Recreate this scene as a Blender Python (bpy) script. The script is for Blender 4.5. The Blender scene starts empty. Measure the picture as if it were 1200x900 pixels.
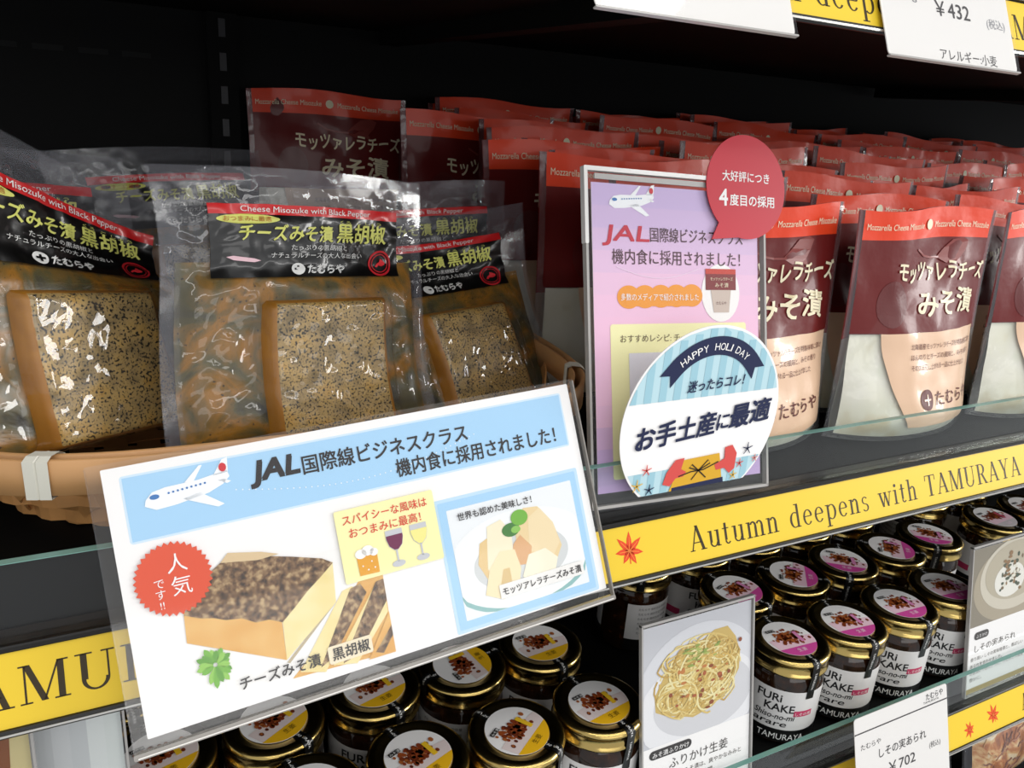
import bpy, math, random
from mathutils import Vector, Matrix, noise
from mathutils.geometry import tessellate_polygon

S = bpy.context.scene
C = S.collection
PI = math.pi
R = math.radians

# ------------------------------------------------------------------ camera
cam_d = bpy.data.cameras.new('camera')
cam = bpy.data.objects.new('camera', cam_d)
C.objects.link(cam)
cam_d.sensor_width = 36.0
cam_d.lens = 933.0 * 36.0 / 1200.0
cam_d.clip_start = 0.01
cx = Vector((0.8883, -0.4538, 0.0704)).normalized()      # image right, in the world
cf = Vector((0.4504, 0.8312, -0.3258)).normalized()      # viewing direction
cx = (cx - cf * cx.dot(cf)).normalized()
cu = cx.cross(cf)                                        # image up
mw = Matrix.Identity(4)
for i in range(3):
    mw[i][0], mw[i][1], mw[i][2] = cx[i], cu[i], -cf[i]
mw[0][3], mw[1][3], mw[2][3] = 0.0, 0.0, 1.3
cam.matrix_world = mw
S.camera = cam

# ------------------------------------------------------------------ light
S.view_settings.view_transform = 'Standard'
S.view_settings.look = 'None'
S.view_settings.gamma = 1.0
S.view_settings.use_curve_mapping = False
S.view_settings.exposure = -0.30
S.cycles.transparent_max_bounces = 24
S.cycles.max_bounces = 10
w = bpy.data.worlds.new('store')
S.world = w
w.use_nodes = True
w.node_tree.nodes['Background'].inputs[0].default_value = (0.95, 0.97, 1.0, 1)
w.node_tree.nodes['Background'].inputs[1].default_value = 0.84

def area_lamp(x, y, z, sx, sy, power, tilt=0, yaw=0):  # ceiling rows, and lamps added for glare and fill
    d = bpy.data.lights.new('area_lamp', 'AREA')
    d.shape = 'RECTANGLE'
    d.size, d.size_y = sx, sy
    d.energy = power
    d.color = (1.0, 0.985, 0.96)
    o = bpy.data.objects.new('area_lamp', d)
    C.objects.link(o)
    o.location = (x, y, z)
    o.rotation_euler = (tilt, 0, yaw)

area_lamp(0.2, -0.55, 2.75, 2.6, 0.22, 12)
area_lamp(0.6, -1.7, 2.75, 3.6, 0.30, 24)
area_lamp(5.6, -1.95, 2.75, 6.6, 0.18, 70)  # long tube added off to the right for glints on the clear packs
area_lamp(4.6, -1.6, 2.20, 1.7, 1.0, 120, R(80), R(66))      # unseen lamp added at right to throw glare on the pack film
area_lamp(0.4, -5.0, 2.00, 5.0, 1.2, 48, R(82))              # soft low fill added behind the camera to brighten the back rows

# ------------------------------------------------------------------ materials
def lin(h):
    h = h.lstrip('#')
    o = []
    for i in (0, 2, 4):
        c = int(h[i:i+2], 16) / 255.0
        o.append(c / 12.92 if c <= 0.04045 else ((c + 0.055) / 1.055) ** 2.4)
    return (o[0], o[1], o[2], 1.0)

_m = {}
def mat(name, col='#808080', rough=0.5, metal=0.0, spec=0.5, bump=0.0, bscale=200.0, var=0.0, vscale=40.0, coat=0.0):
    if name in _m:
        return _m[name]
    m = bpy.data.materials.new(name)
    m.use_nodes = True
    nt = m.node_tree
    b = nt.nodes['Principled BSDF']
    b.inputs['Base Color'].default_value = lin(col)
    b.inputs['Roughness'].default_value = rough
    b.inputs['Metallic'].default_value = metal
    b.inputs['Specular IOR Level'].default_value = spec
    b.inputs['Coat Weight'].default_value = coat
    b.inputs['Coat Roughness'].default_value = 0.08
    tc = nt.nodes.new('ShaderNodeTexCoord')
    if var > 0:
        n = nt.nodes.new('ShaderNodeTexNoise')
        n.inputs['Scale'].default_value = vscale
        n.inputs['Detail'].default_value = 4
        hs = nt.nodes.new('ShaderNodeHueSaturation')
        hs.inputs['Color'].default_value = lin(col)
        mr = nt.nodes.new('ShaderNodeMapRange')
        mr.inputs[3].default_value = 1 - var
        mr.inputs[4].default_value = 1 + var
        nt.links.new(tc.outputs['Object'], n.inputs['Vector'])
        nt.links.new(n.outputs['Fac'], mr.inputs[0])
        nt.links.new(mr.outputs[0], hs.inputs['Value'])
        nt.links.new(hs.outputs[0], b.inputs['Base Color'])
    if bump > 0:
        n2 = nt.nodes.new('ShaderNodeTexNoise')
        n2.inputs['Scale'].default_value = bscale
        n2.inputs['Detail'].default_value = 3
        bp = nt.nodes.new('ShaderNodeBump')
        bp.inputs['Strength'].default_value = bump
        bp.inputs['Distance'].default_value = 0.002
        nt.links.new(tc.outputs['Object'], n2.inputs['Vector'])
        nt.links.new(n2.outputs['Fac'], bp.inputs['Height'])
        nt.links.new(bp.outputs[0], b.inputs['Normal'])
    _m[name] = m
    return m

def clear(name, tint=(1, 1, 1), haze=0.05, ior=1.45, rough=0.06, bump=0.0, bscale=60, hazecol='#e8e8ee', gain=1.0):
    """thin clear plastic or glass: see-through, a little milky, with a surface gloss"""
    if name in _m:
        return _m[name]
    m = bpy.data.materials.new(name)
    m.use_nodes = True
    nt = m.node_tree
    nt.nodes.remove(nt.nodes['Principled BSDF'])
    out = nt.nodes['Material Output']
    tr = nt.nodes.new('ShaderNodeBsdfTransparent')
    tr.inputs[0].default_value = (*tint, 1)
    df = nt.nodes.new('ShaderNodeBsdfDiffuse')
    df.inputs[0].default_value = lin(hazecol)
    gl = nt.nodes.new('ShaderNodeBsdfGlossy')
    gl.inputs['Roughness'].default_value = rough
    m1 = nt.nodes.new('ShaderNodeMixShader')
    m1.inputs[0].default_value = haze
    m2 = nt.nodes.new('ShaderNodeMixShader')
    f0 = ((ior - 1)/(ior + 1))**2 * gain
    fr = nt.nodes.new('ShaderNodeLayerWeight')       # same gloss from either face of the sheet
    fr.inputs['Blend'].default_value = 0.5
    pw_ = nt.nodes.new('ShaderNodeMath')
    pw_.operation = 'POWER'
    pw_.inputs[1].default_value = 5.0
    mul = nt.nodes.new('ShaderNodeMath')
    mul.operation = 'MULTIPLY_ADD'
    mul.use_clamp = True
    mul.inputs[1].default_value = 1 - f0
    mul.inputs[2].default_value = f0
    nt.links.new(fr.outputs['Facing'], pw_.inputs[0])
    nt.links.new(pw_.outputs[0], mul.inputs[0])
    nt.links.new(tr.outputs[0], m1.inputs[1])
    nt.links.new(df.outputs[0], m1.inputs[2])
    nt.links.new(m1.outputs[0], m2.inputs[1])
    nt.links.new(gl.outputs[0], m2.inputs[2])
    nt.links.new(mul.outputs[0], m2.inputs[0])
    nt.links.new(m2.outputs[0], out.inputs[0])
    if bump > 0:
        tc = nt.nodes.new('ShaderNodeTexCoord')
        n = nt.nodes.new('ShaderNodeTexNoise')
        n.inputs['Scale'].default_value = bscale
        n.inputs['Detail'].default_value = 2
        bp = nt.nodes.new('ShaderNodeBump')
        bp.inputs['Strength'].default_value = bump
        bp.inputs['Distance'].default_value = 0.004
        nt.links.new(tc.outputs['Object'], n.inputs['Vector'])
        nt.links.new(n.outputs['Fac'], bp.inputs['Height'])
        nt.links.new(bp.outputs[0], gl.inputs['Normal'])
        nt.links.new(bp.outputs[0], fr.inputs['Normal'])
    _m[name] = m
    return m

def mottled(name, stops, scale, detail=5, rough=0.4, speck=None, spscale=300, splevel=0.3, bump=0.0, dist=0.0):
    """noise through a colour ramp, with optional dark specks"""
    if name in _m:
        return _m[name]
    m = bpy.data.materials.new(name)
    m.use_nodes = True
    nt = m.node_tree
    b = nt.nodes['Principled BSDF']
    b.inputs['Roughness'].default_value = rough
    tc = nt.nodes.new('ShaderNodeTexCoord')
    n = nt.nodes.new('ShaderNodeTexNoise')
    n.inputs['Scale'].default_value = scale
    n.inputs['Detail'].default_value = detail
    n.inputs['Distortion'].default_value = dist
    nt.links.new(tc.outputs['Object'], n.inputs['Vector'])
    cr = nt.nodes.new('ShaderNodeValToRGB')
    el = cr.color_ramp.elements
    while len(el) > 1:
        el.remove(el[-1])
    el[0].position, el[0].color = stops[0][0], lin(stops[0][1])
    for p, c in stops[1:]:
        e = el.new(p)
        e.color = lin(c)
    nt.links.new(n.outputs['Fac'], cr.inputs[0])
    last = cr.outputs[0]
    if speck:
        v = nt.nodes.new('ShaderNodeTexNoise')
        v.inputs['Scale'].default_value = spscale
        v.inputs['Detail'].default_value = 2
        nt.links.new(tc.outputs['Object'], v.inputs['Vector'])
        c2 = nt.nodes.new('ShaderNodeValToRGB')
        c2.color_ramp.elements[0].position = splevel
        c2.color_ramp.elements[0].color = (1, 1, 1, 1)
        c2.color_ramp.elements[1].position = splevel + 0.08
        c2.color_ramp.elements[1].color = (0, 0, 0, 1)
        nt.links.new(v.outputs['Fac'], c2.inputs[0])
        mx = nt.nodes.new('ShaderNodeMix')
        mx.data_type = 'RGBA'
        nt.links.new(c2.outputs[0], mx.inputs[0])
        nt.links.new(last, mx.inputs[6])
        mx.inputs[7].default_value = lin(speck)
        last = mx.outputs[2]
    nt.links.new(last, b.inputs['Base Color'])
    if bump > 0:
        bp = nt.nodes.new('ShaderNodeBump')
        bp.inputs['Strength'].default_value = bump
        bp.inputs['Distance'].default_value = 0.003
        nt.links.new(n.outputs['Fac'], bp.inputs['Height'])
        nt.links.new(bp.outputs[0], b.inputs['Normal'])
    _m[name] = m
    return m

def ink(col, rough=0.45):
    return mat('ink_' + col.strip('#'), col, rough=rough, spec=0.3)

# ------------------------------------------------------------------ text outlines
_tx = {}
def text_mesh(body, bold=0.0):
    key = (body, bold)
    if key not in _tx:
        c = bpy.data.curves.new('t', 'FONT')
        c.body = body
        c.resolution_u = 3
        c.offset = bold
        o = bpy.data.objects.new('t', c)
        C.objects.link(o)
        bpy.context.view_layer.update()
        ev = o.evaluated_get(bpy.context.evaluated_depsgraph_get())
        me = ev.to_mesh()
        vs = [(v.co.x, v.co.y) for v in me.vertices]
        fs = [tuple(p.vertices) for p in me.polygons]
        ev.to_mesh_clear()
        bpy.data.objects.remove(o)
        bpy.data.curves.remove(c)
        _tx[key] = (vs, fs)
    return _tx[key]

# serif capitals and small letters for the shelf strips, drawn as strokes
def _q(x0, y0, x1, y1): return [(x0, y0), (x1, y0), (x1, y1), (x0, y1)]
def _l(x0, y0, x1, y1, t): return [(x0 - t/2, y0), (x0 + t/2, y0), (x1 + t/2, y1), (x1 - t/2, y1)]
def _arc(cx_, cy, rx, ry, a0, a1, tx, ty, n=14):
    o = [(cx_ + rx*math.cos(R(a0 + (a1-a0)*i/n)), cy + ry*math.sin(R(a0 + (a1-a0)*i/n))) for i in range(n+1)]
    i_ = [(cx_ + (rx-tx)*math.cos(R(a0 + (a1-a0)*i/n)), cy + (ry-ty)*math.sin(R(a0 + (a1-a0)*i/n))) for i in range(n+1)]
    return [[o[k], o[k+1], i_[k+1], i_[k]] for k in range(n)]
K, T_ = .13, .04
GL = {
 'A': (.78, [_l(.10, 0, .38, 1, T_*1.3), _l(.64, 0, .37, 1, K), _q(.20, .30, .56, .34), _q(0, 0, .22, T_), _q(.50, 0, .78, T_)]),
 'T': (.72, [_q(.29, 0, .29+K, 1), _q(.02, .96, .69, 1), _l(.03, .74, .04, 1, .04), _l(.68, .74, .67, 1, .04), _q(.19, 0, .52, T_)]),
 'M': (.98, [_q(.11, 0, .11+T_, 1), _l(.48, .02, .17, 1, K), _l(.47, .02, .77, 1, T_), _q(.74, 0, .74+K, 1), _q(.02, 0, .25, T_), _q(.66, 0, .96, T_), _q(.02, .96, .2, 1), _q(.76, .96, .96, 1)]),
 'U': (.82, [_q(.12, .3, .12+K, 1), _q(.64, .3, .64+T_, 1), _q(.02, .96, .36, 1), _q(.53, .96, .80, 1)] + _arc(.40, .3, .28, .31, 180, 360, .085, .05)),
 'R': (.80, [_q(.12, 0, .12+K, 1), _q(.02, 0, .35, T_), _q(.02, .96, .38, 1), _q(.24, .48, .38, .52), _l(.66, 0, .40, .5, K), _q(.56, 0, .80, T_)] + _arc(.36, .74, .27, .26, -90, 90, .13, T_)),
 'Y': (.76, [_q(.31, 0, .31+K, .46), _l(.36, .42, .13, 1, K), _l(.39, .42, .62, 1, T_*1.2), _q(.21, 0, .53, T_), _q(.0, .96, .28, 1), _q(.50, .96, .76, 1)]),
 'u': (.62, [_q(.10, .18, .10+K*.85, .66), _q(.43, 0, .43+K*.85, .66), _q(.02, .62, .2, .66), _q(.35, .62, .5, .66), _q(.43, 0, .61, T_)] + _arc(.29, .18, .19, .19, 180, 360, .07, .05)),
 't': (.40, [_q(.12, .16, .12+K*.85, .86), _q(.02, .62, .34, .66)] + _arc(.26, .15, .14, .16, 180, 330, .07, .05)),
 'n': (.64, [_q(.10, 0, .10+K*.85, .66), _q(.43, 0, .43+K*.85, .45), _q(.02, 0, .30, T_), _q(.35, 0, .63, T_), _q(.02, .62, .2, .66)] + _arc(.36, .45, .18, .22, 0, 150, .10, .06)),
 'm': (.96, [_q(.10, 0, .10+K*.85, .66), _q(.43, 0, .43+K*.85, .45), _q(.76, 0, .76+K*.85, .45), _q(.02, 0, .30, T_), _q(.35, 0, .62, T_), _q(.68, 0, .95, T_), _q(.02, .62, .2, .66)] + _arc(.36, .45, .18, .22, 0, 150, .10, .06) + _arc(.69, .45, .18, .22, 0, 150, .10, .06)),
 'd': (.64, [_q(.42, 0, .42+K*.85, 1), _q(.32, .96, .5, 1), _q(.42, 0, .61, T_)] + _arc(.30, .33, .26, .34, 60, 300, .11, .04)),
 'e': (.56, [_q(.10, .35, .50, .39)] + _arc(.29, .33, .25, .34, 10, 322, .10, .04)),
 'p': (.66, [_q(.11, -.3, .11+K*.85, .66), _q(.02, -.3, .32, -.3+T_), _q(.02, .62, .2, .66)] + _arc(.36, .33, .26, .34, -130, 130, .11, .04)),
 's': (.48, _arc(.24, .49, .17, .17, 30, 270, .07, .04) + _arc(.25, .17, .19, .18, -150, 95, .08, .04)),
 'w': (.86, [_l(.30, 0, .12, .66, K*.85), _l(.30, 0, .45, .62, T_), _l(.60, 0, .43, .66, K*.85), _l(.60, 0, .76, .66, T_), _q(.01, .62, .26, .66), _q(.34, .62, .54, .66), _q(.65, .62, .86, .66)]),
 'i': (.34, [_q(.11, 0, .11+K*.85, .66), _q(.02, 0, .32, T_), _q(.02, .62, .2, .66), [(.165 + .08*math.cos(k*PI/5), .86 + .08*math.sin(k*PI/5)) for k in range(10)]]),
 'h': (.64, [_q(.10, 0, .10+K*.85, 1), _q(.43, 0, .43+K*.85, .45), _q(.02, 0, .30, T_), _q(.35, 0, .63, T_), _q(.02, .96, .2, 1)] + _arc(.36, .45, .18, .22, 0, 150, .10, .06)),
 ' ': (.42, []),
}

# ------------------------------------------------------------------ mesh builder
LAY = 0.00013
class MB:
    def __init__(self):
        self.v, self.f, self.m, self.s, self.mats = [], [], [], [], []
    def mi(self, m):
        if m not in self.mats:
            self.mats.append(m)
        return self.mats.index(m)
    def face(self, pts, m, smooth=False):
        b = len(self.v)
        self.v += [tuple(p) for p in pts]
        self.f.append(tuple(range(b, b + len(pts))))
        self.m.append(self.mi(m))
        self.s.append(smooth)
    def raw(self, vs, fs, m, smooth=False):
        b = len(self.v)
        self.v += [tuple(p) for p in vs]
        k = self.mi(m) if not callable(m) else None
        for j, f in enumerate(fs):
            self.f.append(tuple(b + i for i in f))
            self.m.append(k if k is not None else self.mi(m(j)))
            self.s.append(smooth)
    def box(self, x0, x1, y0, y1, z0, z1, m, bev=0.0):
        if bev <= 0:
            vs = [(x, y, z) for x in (x0, x1) for y in (y0, y1) for z in (z0, z1)]
            fs = [(0, 1, 3, 2), (4, 6, 7, 5), (0, 4, 5, 1), (2, 3, 7, 6), (0, 2, 6, 4), (1, 5, 7, 3)]
            self.raw(vs, fs, m)
            return
        import bmesh
        bm = bmesh.new()
        bmesh.ops.create_cube(bm, size=1)
        for v in bm.verts:
            v.co = Vector(((x0+x1)/2 + v.co.x*(x1-x0), (y0+y1)/2 + v.co.y*(y1-y0), (z0+z1)/2 + v.co.z*(z1-z0)))
        bmesh.ops.bevel(bm, geom=bm.edges[:], offset=bev, segments=3, affect='EDGES', profile=0.5)
        bm.verts.index_update()
        self.raw([v.co[:] for v in bm.verts], [tuple(v.index for v in f.verts) for f in bm.faces], m, True)
        bm.free()
    def grid(self, fn, nu, nv, m, smooth=True, flip=False):
        vs = [fn(i/nu, j/nv) for j in range(nv+1) for i in range(nu+1)]
        fs = []
        for j in range(nv):
            for i in range(nu):
                a = j*(nu+1) + i
                q = (a, a+1, a+nu+2, a+nu+1)
                fs.append(q[::-1] if flip else q)
        if callable(m):
            mm = lambda k: m((k % nu + .5)/nu, (k // nu + .5)/nv)
            self.raw(vs, fs, mm, smooth)
        else:
            self.raw(vs, fs, m, smooth)
    def lathe(self, prof, n, m, smooth=True):
        vs = [(r*math.cos(2*PI*i/n), r*math.sin(2*PI*i/n), z) for r, z in prof for i in range(n)]
        fs = []
        for j in range(len(prof)-1):
            for i in range(n):
                k = (i+1) % n
                fs.append((j*n+i, j*n+k, (j+1)*n+k, (j+1)*n+i))
        if callable(m):
            self.raw(vs, fs, lambda k: m(k // n), smooth)
        else:
            self.raw(vs, fs, m, smooth)
    def poly(self, pts, fn, lay, m):
        """flat printed shape; pts are 2-D, fn maps (x, y, height above the surface)"""
        h = lay * LAY
        tris = tessellate_polygon([[Vector((p[0], p[1], 0)) for p in pts]])
        vs = [fn(p[0], p[1], h) for p in pts]
        out = []
        for t in tris:
            a, b, c = (pts[i] for i in t)
            s = (b[0]-a[0])*(c[1]-a[1]) - (b[1]-a[1])*(c[0]-a[0])
            out.append(tuple(t) if s > 0 else tuple(t)[::-1])
        self.raw(vs, out, m)
    def rect(self, x0, y0, x1, y1, fn, lay, m, nx=1, ny=1):
        self.grid(lambda u, v: fn(x0 + (x1-x0)*u, y0 + (y1-y0)*v, lay*LAY), nx, ny, m, False)
    def prism(self, pts, fn, h0, h1, m, mtop=None):
        """solid slab with the outline pts"""
        n = len(pts)
        self.poly(pts, fn, h1/LAY, mtop or m)
        self.poly(pts[::-1], lambda x, y, h: fn(x, y, h), h0/LAY, m)
        a = sum(pts[i][0]*pts[(i+1) % n][1] - pts[(i+1) % n][0]*pts[i][1] for i in range(n))
        for i in range(n):
            p, q = pts[i], pts[(i+1) % n]
            r = [fn(p[0], p[1], h0), fn(q[0], q[1], h0), fn(q[0], q[1], h1), fn(p[0], p[1], h1)]
            self.face(r if a > 0 else r[::-1], m)
    def text(self, body, x, y, size, fn, lay, m, w=None, bold=0.0, shear=0.0, rot=0.0, align='L', jit=None):
        if bold > 0:             # heavier strokes: overlapping impressions
            d = bold*size*.55
            for k, (dx, dy) in enumerate(((-d, -d), (d, -d), (-d, d), (d, d))):
                self.text(body, x+dx, y+dy, size, fn, lay + .15*k, m, w, 0.0, shear, rot, align, jit)
            return
        vs, fs = text_mesh(body, 0.0)
        if not vs:
            return
        x0 = min(p[0] for p in vs)
        x1 = max(p[0] for p in vs)
        sx = size if w is None else w / max(1e-6, x1 - x0)
        ox = 0 if align == 'L' else (-(x1-x0)*sx if align == 'R' else -(x1-x0)*sx/2)
        cr, sr = math.cos(rot), math.sin(rot)
        out = []
        for px, py in vs:
            a = ox + (px - x0)*sx + shear*py*size
            b = py*size
            if jit:
                a, b = jit(a, b)
            out.append(fn(x + a*cr - b*sr, y + a*sr + b*cr, lay*LAY))
        self.raw(out, fs, m)
    def serif(self, body, x, y, size, fn, lay, m, w=None, gap=0.085):
        nat = sum(GL[c][0] + gap for c in body)*size
        sx = (w/nat) if w else 1.0
        for ch in body:
            adv, polys = GL[ch]
            for p in polys:
                self.poly([(x + a*size*sx, y + b*size) for a, b in p], fn, lay, m)
            x += (adv + gap)*size*sx
        return x
    def tube(self, path, r, m, n=6, closed=False):
        P = [Vector(p) for p in path]
        L = len(P)
        vs = []
        for i, p in enumerate(P):
            t = (P[(i+1) % L] - P[i-1]) if closed or 0 < i < L-1 else (P[min(i+1, L-1)] - P[max(i-1, 0)])
            t.normalize()
            a = t.cross(Vector((0, 0, 1)))
            if a.length < 1e-4:
                a = t.cross(Vector((1, 0, 0)))
            a.normalize()
            b = t.cross(a)
            for k in range(n):
                vs.append(p + a*(r*math.cos(2*PI*k/n)) + b*(r*math.sin(2*PI*k/n)))
        fs = []
        for i in range(L if closed else L-1):
            j = (i+1) % L
            for k in range(n):
                l = (k+1) % n
                fs.append((i*n+k, i*n+l, j*n+l, j*n+k))
        self.raw(vs, fs, m, True)
    def build(self, name, parent=None, kind=None, label=None):
        me = bpy.data.meshes.new(name)
        me.from_pydata(self.v, [], self.f)
        for m in self.mats:
            me.materials.append(m)
        me.polygons.foreach_set('material_index', self.m)
        me.polygons.foreach_set('use_smooth', self.s)
        me.update()
        o = bpy.data.objects.new(name, me)
        C.objects.link(o)
        if parent:
            o.parent = parent
        if kind:
            o['kind'] = kind
        if label:
            o['label'] = label
        return o

def thing(name, label, cat, loc=(0, 0, 0), group=None, axes=None, rot=None):
    o = bpy.data.objects.new(name, None)
    o.empty_display_size = 0.02
    C.objects.link(o)
    if axes:
        ux, n, up = axes
        M_ = Matrix.Identity(4)
        for i in range(3):
            M_[i][0], M_[i][1], M_[i][2], M_[i][3] = ux[i], n[i], up[i], loc[i]
        o.matrix_world = M_
    else:
        o.location = loc
        if rot:
            o.rotation_euler = rot
    o['label'] = label
    o['category'] = cat
    if group:
        o['group'] = group
    return o

def dup(root, label, loc=None, rot=None, scale=None, group=None):
    r = root.copy()
    C.objects.link(r)
    if loc: r.location = loc
    if rot: r.rotation_euler = rot
    if scale: r.scale = scale
    r['label'] = label
    if group: r['group'] = group
    for ch in list(root.children):
        c = ch.copy()
        C.objects.link(c)
        c.parent = r
        for g in ch.children:
            d = g.copy()
            C.objects.link(d)
            d.parent = c
    return r

def lean_axes(deg, roll=0.0, yaw=0.0):
    """a sheet facing the aisle, its top leaning back by deg"""
    M_ = Matrix.Rotation(R(yaw), 3, 'Z') @ Matrix.Rotation(R(-deg), 3, 'X') @ Matrix.Rotation(R(roll), 3, 'Y')
    return M_.col[0].copy(), M_.col[1].copy(), M_.col[2].copy()

def flat(x, y, h):           # local sheet: x right, z up, -y towards the viewer
    return (x, -h, y)
def mm(fn=flat, k=0.001):
    return lambda x, y, h: fn(x*k, y*k, h)

def rrect(x0, y0, x1, y1, r, n=5):
    pts = []
    for cx_, cy, a in ((x1-r, y0+r, -90), (x1-r, y1-r, 0), (x0+r, y1-r, 90), (x0+r, y0+r, 180)):
        for i in range(n+1):
            t = R(a + 90*i/n)
            pts.append((cx_ + r*math.cos(t), cy + r*math.sin(t)))
    return pts
def disc(cx_, cy, rx, ry=None, n=28, a0=0.0):
    ry = rx if ry is None else ry
    return [(cx_ + rx*math.cos(a0 + 2*PI*i/n), cy + ry*math.sin(a0 + 2*PI*i/n)) for i in range(n)]
def stroke(path, w):
    L, Rr = [], []
    for i, p in enumerate(path):
        a, b = path[max(0, i-1)], path[min(len(path)-1, i+1)]
        dx, dy = b[0]-a[0], b[1]-a[1]
        l = math.hypot(dx, dy) or 1
        ww = w[i] if isinstance(w, (list, tuple)) else w
        L.append((p[0] - dy/l*ww/2, p[1] + dx/l*ww/2))
        Rr.append((p[0] + dy/l*ww/2, p[1] - dx/l*ww/2))
    return L, Rr
def draw(mb, path, w, fn, lay, m):
    L, Q = stroke(path, w)
    for i in range(len(path)-1):
        mb.poly([Q[i], Q[i+1], L[i+1], L[i]], fn, lay, m)

# shared materials
black = mat('black_powder_coat', '#0c0c0b', rough=0.6, spec=0.12)
blackrail = mat('black_plastic_rail', '#171615', rough=0.35, spec=0.35)
yellow = mat('yellow_strip_card', '#e8c532', rough=0.45, spec=0.3)
chrome = mat('pale_metal_edge', '#d8d6d0', rough=0.25, metal=0.8)
white = mat('white_card', '#f3f1ef', rough=0.5, spec=0.3)
glass = clear('guard_glass', tint=(0.96, 0.985, 0.975), haze=0.01, ior=1.33, rough=0.02)
glassedge = mat('guard_glass_edge', '#6f9a90', rough=0.2)
acryl = clear('acrylic_sheet', tint=(0.98, 0.98, 0.98), haze=0.015, rough=0.04)
acryledge = mat('acrylic_edge', '#a9a6a2', rough=0.2, spec=0.7)
sleeve_m = clear('soft_sleeve', haze=0.02, rough=0.06, hazecol='#d8d2cc')

# ------------------------------------------------------------------ setting: back panel and upright
mb = MB()
wallm = mat('back_panel_black', '#0b0b0b', rough=0.6, spec=0.15, var=0.2, vscale=6)
slotm = mat('slot_black', '#030303', rough=0.8)
WY = 0.935
mb.box(-1.2, 0.125, WY, WY+0.012, 0.0, 2.0, wallm)
mb.box(0.140, 2.8, WY, WY+0.012, 0.0, 2.0, wallm)
for k in range(24):
    x = -0.60 + k*0.0385
    if x < 0.085:
        mb.box(x-0.013, x+0.013, WY-0.0006, WY+0.001, 1.322, 1.327, slotm)
for k in range(26):
    x = 0.56 + k*0.0385
    mb.box(x-0.013, x+0.013, WY-0.0006, WY+0.001, 1.404, 1.409, slotm)
mb.build('wall_back', kind='structure')
mb = MB()
mb.box(0.119, 0.148, WY-0.022, WY+0.012, 0.0, 2.0, mat('upright_black', '#0d0d0d', rough=0.75, spec=0.15))
for k in range(60):
    z = 0.1 + k*0.032
    mb.box(0.130, 0.1365, WY-0.0228, WY-0.021, z, z+0.017, mat('upright_slot', '#26262a', rough=0.5))
mb.build('trim_1', kind='structure')

# ------------------------------------------------------------------ shelves
def maple(mb, x, y, s, fn, lay, rot=0.0):
    red, lt = ink('#e2471a'), ink('#f08a3a')
    for a, l in ((90, 1.0), (42, .98), (138, .98), (-6, .86), (186, .86), (-58, .78), (238, .72)):
        a = R(a) + rot
        c, s_ = math.cos(a), math.sin(a)
        q = [(0, -.07), (.28*l, -.17), (.62*l, -.13), (l, 0), (.62*l, .13), (.28*l, .17), (0, .07)]
        mb.poly([(x + s*(u*c - v*s_), y + s*(u*s_ + v*c)) for u, v in q], fn, lay, red)
        draw(mb, [(x, y), (x + s*.7*l*c, y + s*.7*l*s_)], s*.035, fn, lay+1, lt)
    a = R(-85) + rot
    draw(mb, [(x, y), (x + s*.65*math.cos(a), y + s*.65*math.sin(a))], s*.06, fn, lay, red)

SHX0, SHX1, SHY = -0.55, 2.3, 0.360
def shelf(label, ztop, depth=0.57, strips=(), riser=False):
    t = thing('shelf', label, 'shelf', (0, 0, ztop))
    mb = MB()
    mb.box(SHX0, SHX1, SHY+0.004, SHY+depth, -0.020, 0.0, black, 0.0015)
    for x in (-0.5, 0.3, 1.1, 1.9):                 # stiffening folds below the board
        mb.box(x, x+0.02, SHY+0.02, SHY+depth-0.01, -0.034, -0.020, black)
    mb.build('board', t)
    mb = MB()
    # front rail: a rounded lip above, a recessed face that holds the strip, a thin lip below
    prof = [(0.014, 0.0002), (0.0022, 0.0002), (0.0006, 0.0006), (-0.0014, 0.0014), (-0.0022, 0.0008), (-0.0020, -0.0012), (0.0002, -0.0022),
            (-0.0143, -0.0323), (-0.0160, -0.0322), (-0.0170, -0.0332), (-0.0172, -0.0348), (-0.0164, -0.0360), (-0.0150, -0.0362), (-0.0130, -0.0350), (0.004, -0.006), (0.014, -0.006)]
    off = 0.0
    vs = [(x, SHY+y, z+off) for x in (SHX0, SHX1) for y, z in prof]
    n = len(prof)
    mb.raw(vs, [(i+1, i, n+i, n+i+1) for i in range(n-1)] + [tuple(range(n)), tuple(range(2*n-1, n-1, -1))], blackrail)
    mb.box(SHX0, SHX1, SHY-0.0174, SHY-0.0170, -0.0346, -0.0335, chrome)
    mb.build('front_rail', t)
    for fn in strips:
        mb = MB()
        fn(mb)
        mb.build('label_strip', t)
    if riser:
        mb = MB()
        for x0, x1, y0, y1, h in riser:
            mb.box(x0, x1, y0, y1, 0.0, h, black, 0.001)
        mb.build('riser_step', t)
    return t

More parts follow.
